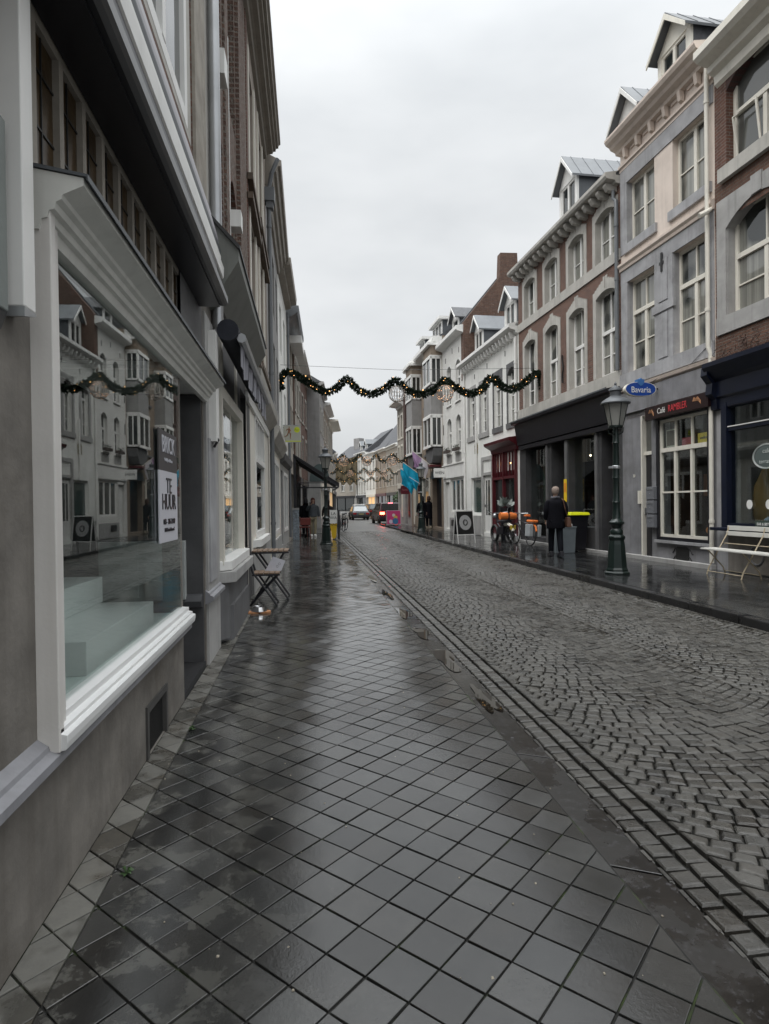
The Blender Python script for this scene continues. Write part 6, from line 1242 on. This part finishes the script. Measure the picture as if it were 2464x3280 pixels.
# ================================================================ CARS
def car(loc,rz,label,paintm,suv=0,brake=0,w=1.72):
    e=empty('parked_car',loc,rz,label,'car','cars in the street'); L=4.4; hw=w/2; zb=.80 if not suv else .98; zt=1.40 if not suv else 1.62
    pr=[(-2.2,.32),(-2.22,.55),(-2.15,zb-.02),(-1.6,zb+.03),(1.0,zb+.02),(2.05,zb-.14),(2.2,.55),(2.15,.30)]
    body=MB(); n=len(pr)
    prs=[(-hw+.06,.94),(-hw,1.0),(hw,1.0),(hw-.06,.94)]
    m=MB(); V=[];F=[]
    for (x,f) in prs:
        for y,z in pr: V.append((x,y*f if f<1 else y,.5+(z-.5)*f))
    for i in range(3):
        for j in range(n): F.append((i*n+j,i*n+(j+1)%n,(i+1)*n+(j+1)%n,(i+1)*n+j))
    F.append(tuple(range(n))); F.append(tuple(3*n+j for j in range(n))[::-1]); m.add(V,F); m.build('body',paintm,e,bevel=.05)
    y0,y1,y2,y3=(-1.75,-1.15,.35,1.1) if not suv else (-2.1,-1.8,.4,1.15)
    gw=hw-.04; tw=hw-.20
    MB().hexa([(-gw,y0,zb),(gw,y0,zb),(gw,y3,zb),(-gw,y3,zb)],[(-tw,y1,zt),(tw,y1,zt),(tw,y2,zt),(-tw,y2,zt)]).build('roof',paintm,e,bevel=.05)
    G=glassy('car_glass',(.015,.018,.02),.04) if brake else glassy('car_glass_light',(.10,.13,.14),.08)
    def lerp(a,b,t): return tuple(a[i]+(b[i]-a[i])*t for i in range(3))
    a,b_,c,d=(-gw,y0,zb),(gw,y0,zb),(tw,y1,zt),(-tw,y1,zt)
    def inset(a,b_,c,d,o,off):
        P=[lerp(lerp(a,b_,.09),lerp(d,c,.09),.12),lerp(lerp(a,b_,.91),lerp(d,c,.91),.12),lerp(lerp(a,b_,.91),lerp(d,c,.91),.86),lerp(lerp(a,b_,.09),lerp(d,c,.09),.86)]
        return [tuple(p[i]+off[i] for i in range(3)) for p in P]
    P=inset(a,b_,c,d,0,(0,-.02,.012)); MB().add(P+[tuple((p[0],p[1]+.03,p[2]-.02)) for p in P],[(0,1,2,3),(4,5,6,7),(0,1,5,4),(1,2,6,5),(2,3,7,6),(3,0,4,7)]).build('rear_window',G,e)
    for sg in (-1,1):
        A=[(sg*gw,y0,zb),(sg*gw,y3,zb),(sg*tw,y2,zt),(sg*tw,y1,zt)]; P=inset(*A,0,(sg*.012,0,.0)); MB().add(P,[(0,1,2,3)]).build('side_window',G,e,recalc=False)
        for y in (-1.35,1.35): MB().lathe([(.12,-.10),(.32,-.10),(.33,-.07),(.33,.07),(.32,.10),(.12,.10)],n=18).build('wheel',RUBBER,e,loc=(sg*(hw-.12),y,.33)).rotation_euler=(0,pi/2,0)
    TL=emit('brake_light',(1,.06,.03),22) if brake else paint('tail_lamp',(.30,.015,.015),.25)
    for sg in (-1,1): MB().box(sg*(hw-.40),sg*(hw-.06),-2.235,-2.18,zb-.24,zb-.06).build('tail_light',TL if (not brake or sg<0) else TL,e,bevel=.01)
    if brake: MB().box(-.16,.16,y1-.06,y1-.0,zt-.05,zt-.01).build('high_brake_light',emit('brake_light_top',(1,.10,.12),8),e)
    MB().box(-hw+.02,hw-.02,-2.28,-2.15,.30,.50).build('rear_bumper',paint('bumper_light',(.03,.03,.032),.3) if not suv else BLACKP,e,bevel=.02); MB().box(-.26,.26,-2.262,-2.235,zb-.26,zb-.15).build('number_plate',paint('plate_dull',(.30,.26,.12),.5) if not suv else WHITE,e); MB().box(-hw+.1,hw-.1,-2.1,2.1,.2,.32).build('underbody',RUBBER,e)
    MB().box(-hw+.3,hw-.3,-2.25,-2.2,zb-.02,zb+.02).build('boot_trim',METAL,e); return e
car((5.07,63,-.03),rad(2),'silver-grey sedan driving away in the middle of the street',paint('car_silver',(.055,.062,.070),.25,.05,2,0,0,metal=.4,spec=.8),w=1.72)
car((6.05,48.2,-.03),rad(3),'dark red-black car with glowing red brake lights behind the pink board',paint('car_dark_red',(.035,.010,.018),.2,.05,2,0,0,spec=.8),1,1,1.84)
car((7.2,70,-.03),rad(6),'dark car parked on the right, between the silver sedan and the car with brake lights',paint('car_black',(.015,.012,.012),.25,.05,2,0,0,spec=.7),1,0,1.8)
car((6.45,80,-.03),rad(2),'pale car whose roof shows just above the silver sedan',paint('car_white',(.42,.42,.42),.3,.05,2,0,0),1,0,1.8)
# ================================================================ CAMERA / LIGHT / SKY
YAW,PITCH,ROLL=rad(7.0),rad(-.6),rad(.7)
f=Vector((sin(YAW)*cos(PITCH),cos(YAW)*cos(PITCH),sin(PITCH))); r=Vector((cos(YAW),-sin(YAW),0)); u=r.cross(f)
r2_=r*cos(ROLL)-u*sin(ROLL); u2_=u*cos(ROLL)+r*sin(ROLL)
cd=bpy.data.cameras.new('camera'); cd.sensor_fit='HORIZONTAL'; cd.sensor_width=36; cd.lens=1335/1662*36; cd.clip_start=.05; cd.clip_end=1000
cam=bpy.data.objects.new('camera',cd); COL.objects.link(cam); M=Matrix((r2_,u2_,-f)).transposed().to_4x4(); M.translation=Vector((0,0,1.38)); cam.matrix_world=M; S.camera=cam
w=bpy.data.worlds.new('World'); S.world=w; w.use_nodes=True; nt=w.node_tree; bg=nt.nodes['Background']
sky=nt.nodes.new('ShaderNodeTexSky'); sky.sky_type='NISHITA'; sky.sun_disc=False; sky.sun_elevation=rad(54); sky.sun_rotation=rad(238); sky.air_density=1; sky.dust_density=4
tc=nt.nodes.new('ShaderNodeTexCoord'); v=tc.outputs['Generated']; sp=nt.nodes.new('ShaderNodeSeparateXYZ'); nt.links.new(v,sp.inputs[0])
mp=nt.nodes.new('ShaderNodeMapping'); mp.inputs['Scale'].default_value=(1,1,2.6); nt.links.new(v,mp.inputs[0])
n=noise(nt,mp.outputs[0],1.7,5,.5)
cl=mixc(nt,ramp(nt,n,.32,.68),(4.9,5.1,5.25),(6.95,7.08,7.15))
# overcast sky: brighter towards the zenith
zf=math_(nt,'MULTIPLY_ADD',math_(nt,'POWER',math_(nt,'MAXIMUM',sp.outputs[2],0),6),SKYZ,1.0)
low=ramp(nt,sp.outputs[2],.0,.30); zf=math_(nt,'MULTIPLY',zf,math_(nt,'MULTIPLY_ADD',low,.16,.84))
mm=nt.nodes.new('ShaderNodeVectorMath'); mm.operation='SCALE'; nt.links.new(cl,mm.inputs[0]); nt.links.new(zf,mm.inputs['Scale'])
col=mixc(nt,.93,sky.outputs[0],mm.outputs[0]); nt.links.new(col,bg.inputs['Color']); bg.inputs['Strength'].default_value=.10
sl=bpy.data.lights.new('sun','SUN'); sl.energy=1.3; sl.angle=rad(50); sl.color=(1,.985,.96); so=bpy.data.objects.new('sun',sl); COL.objects.link(so); so.rotation_euler=(rad(36),0,rad(-58))
S.view_settings.view_transform='Standard'; S.view_settings.look='None'; S.view_settings.exposure=EXPO; S.view_settings.gamma=1
S.cycles.max_bounces=6; S.cycles.transparent_max_bounces=10; S.cycles.sample_clamp_indirect=4
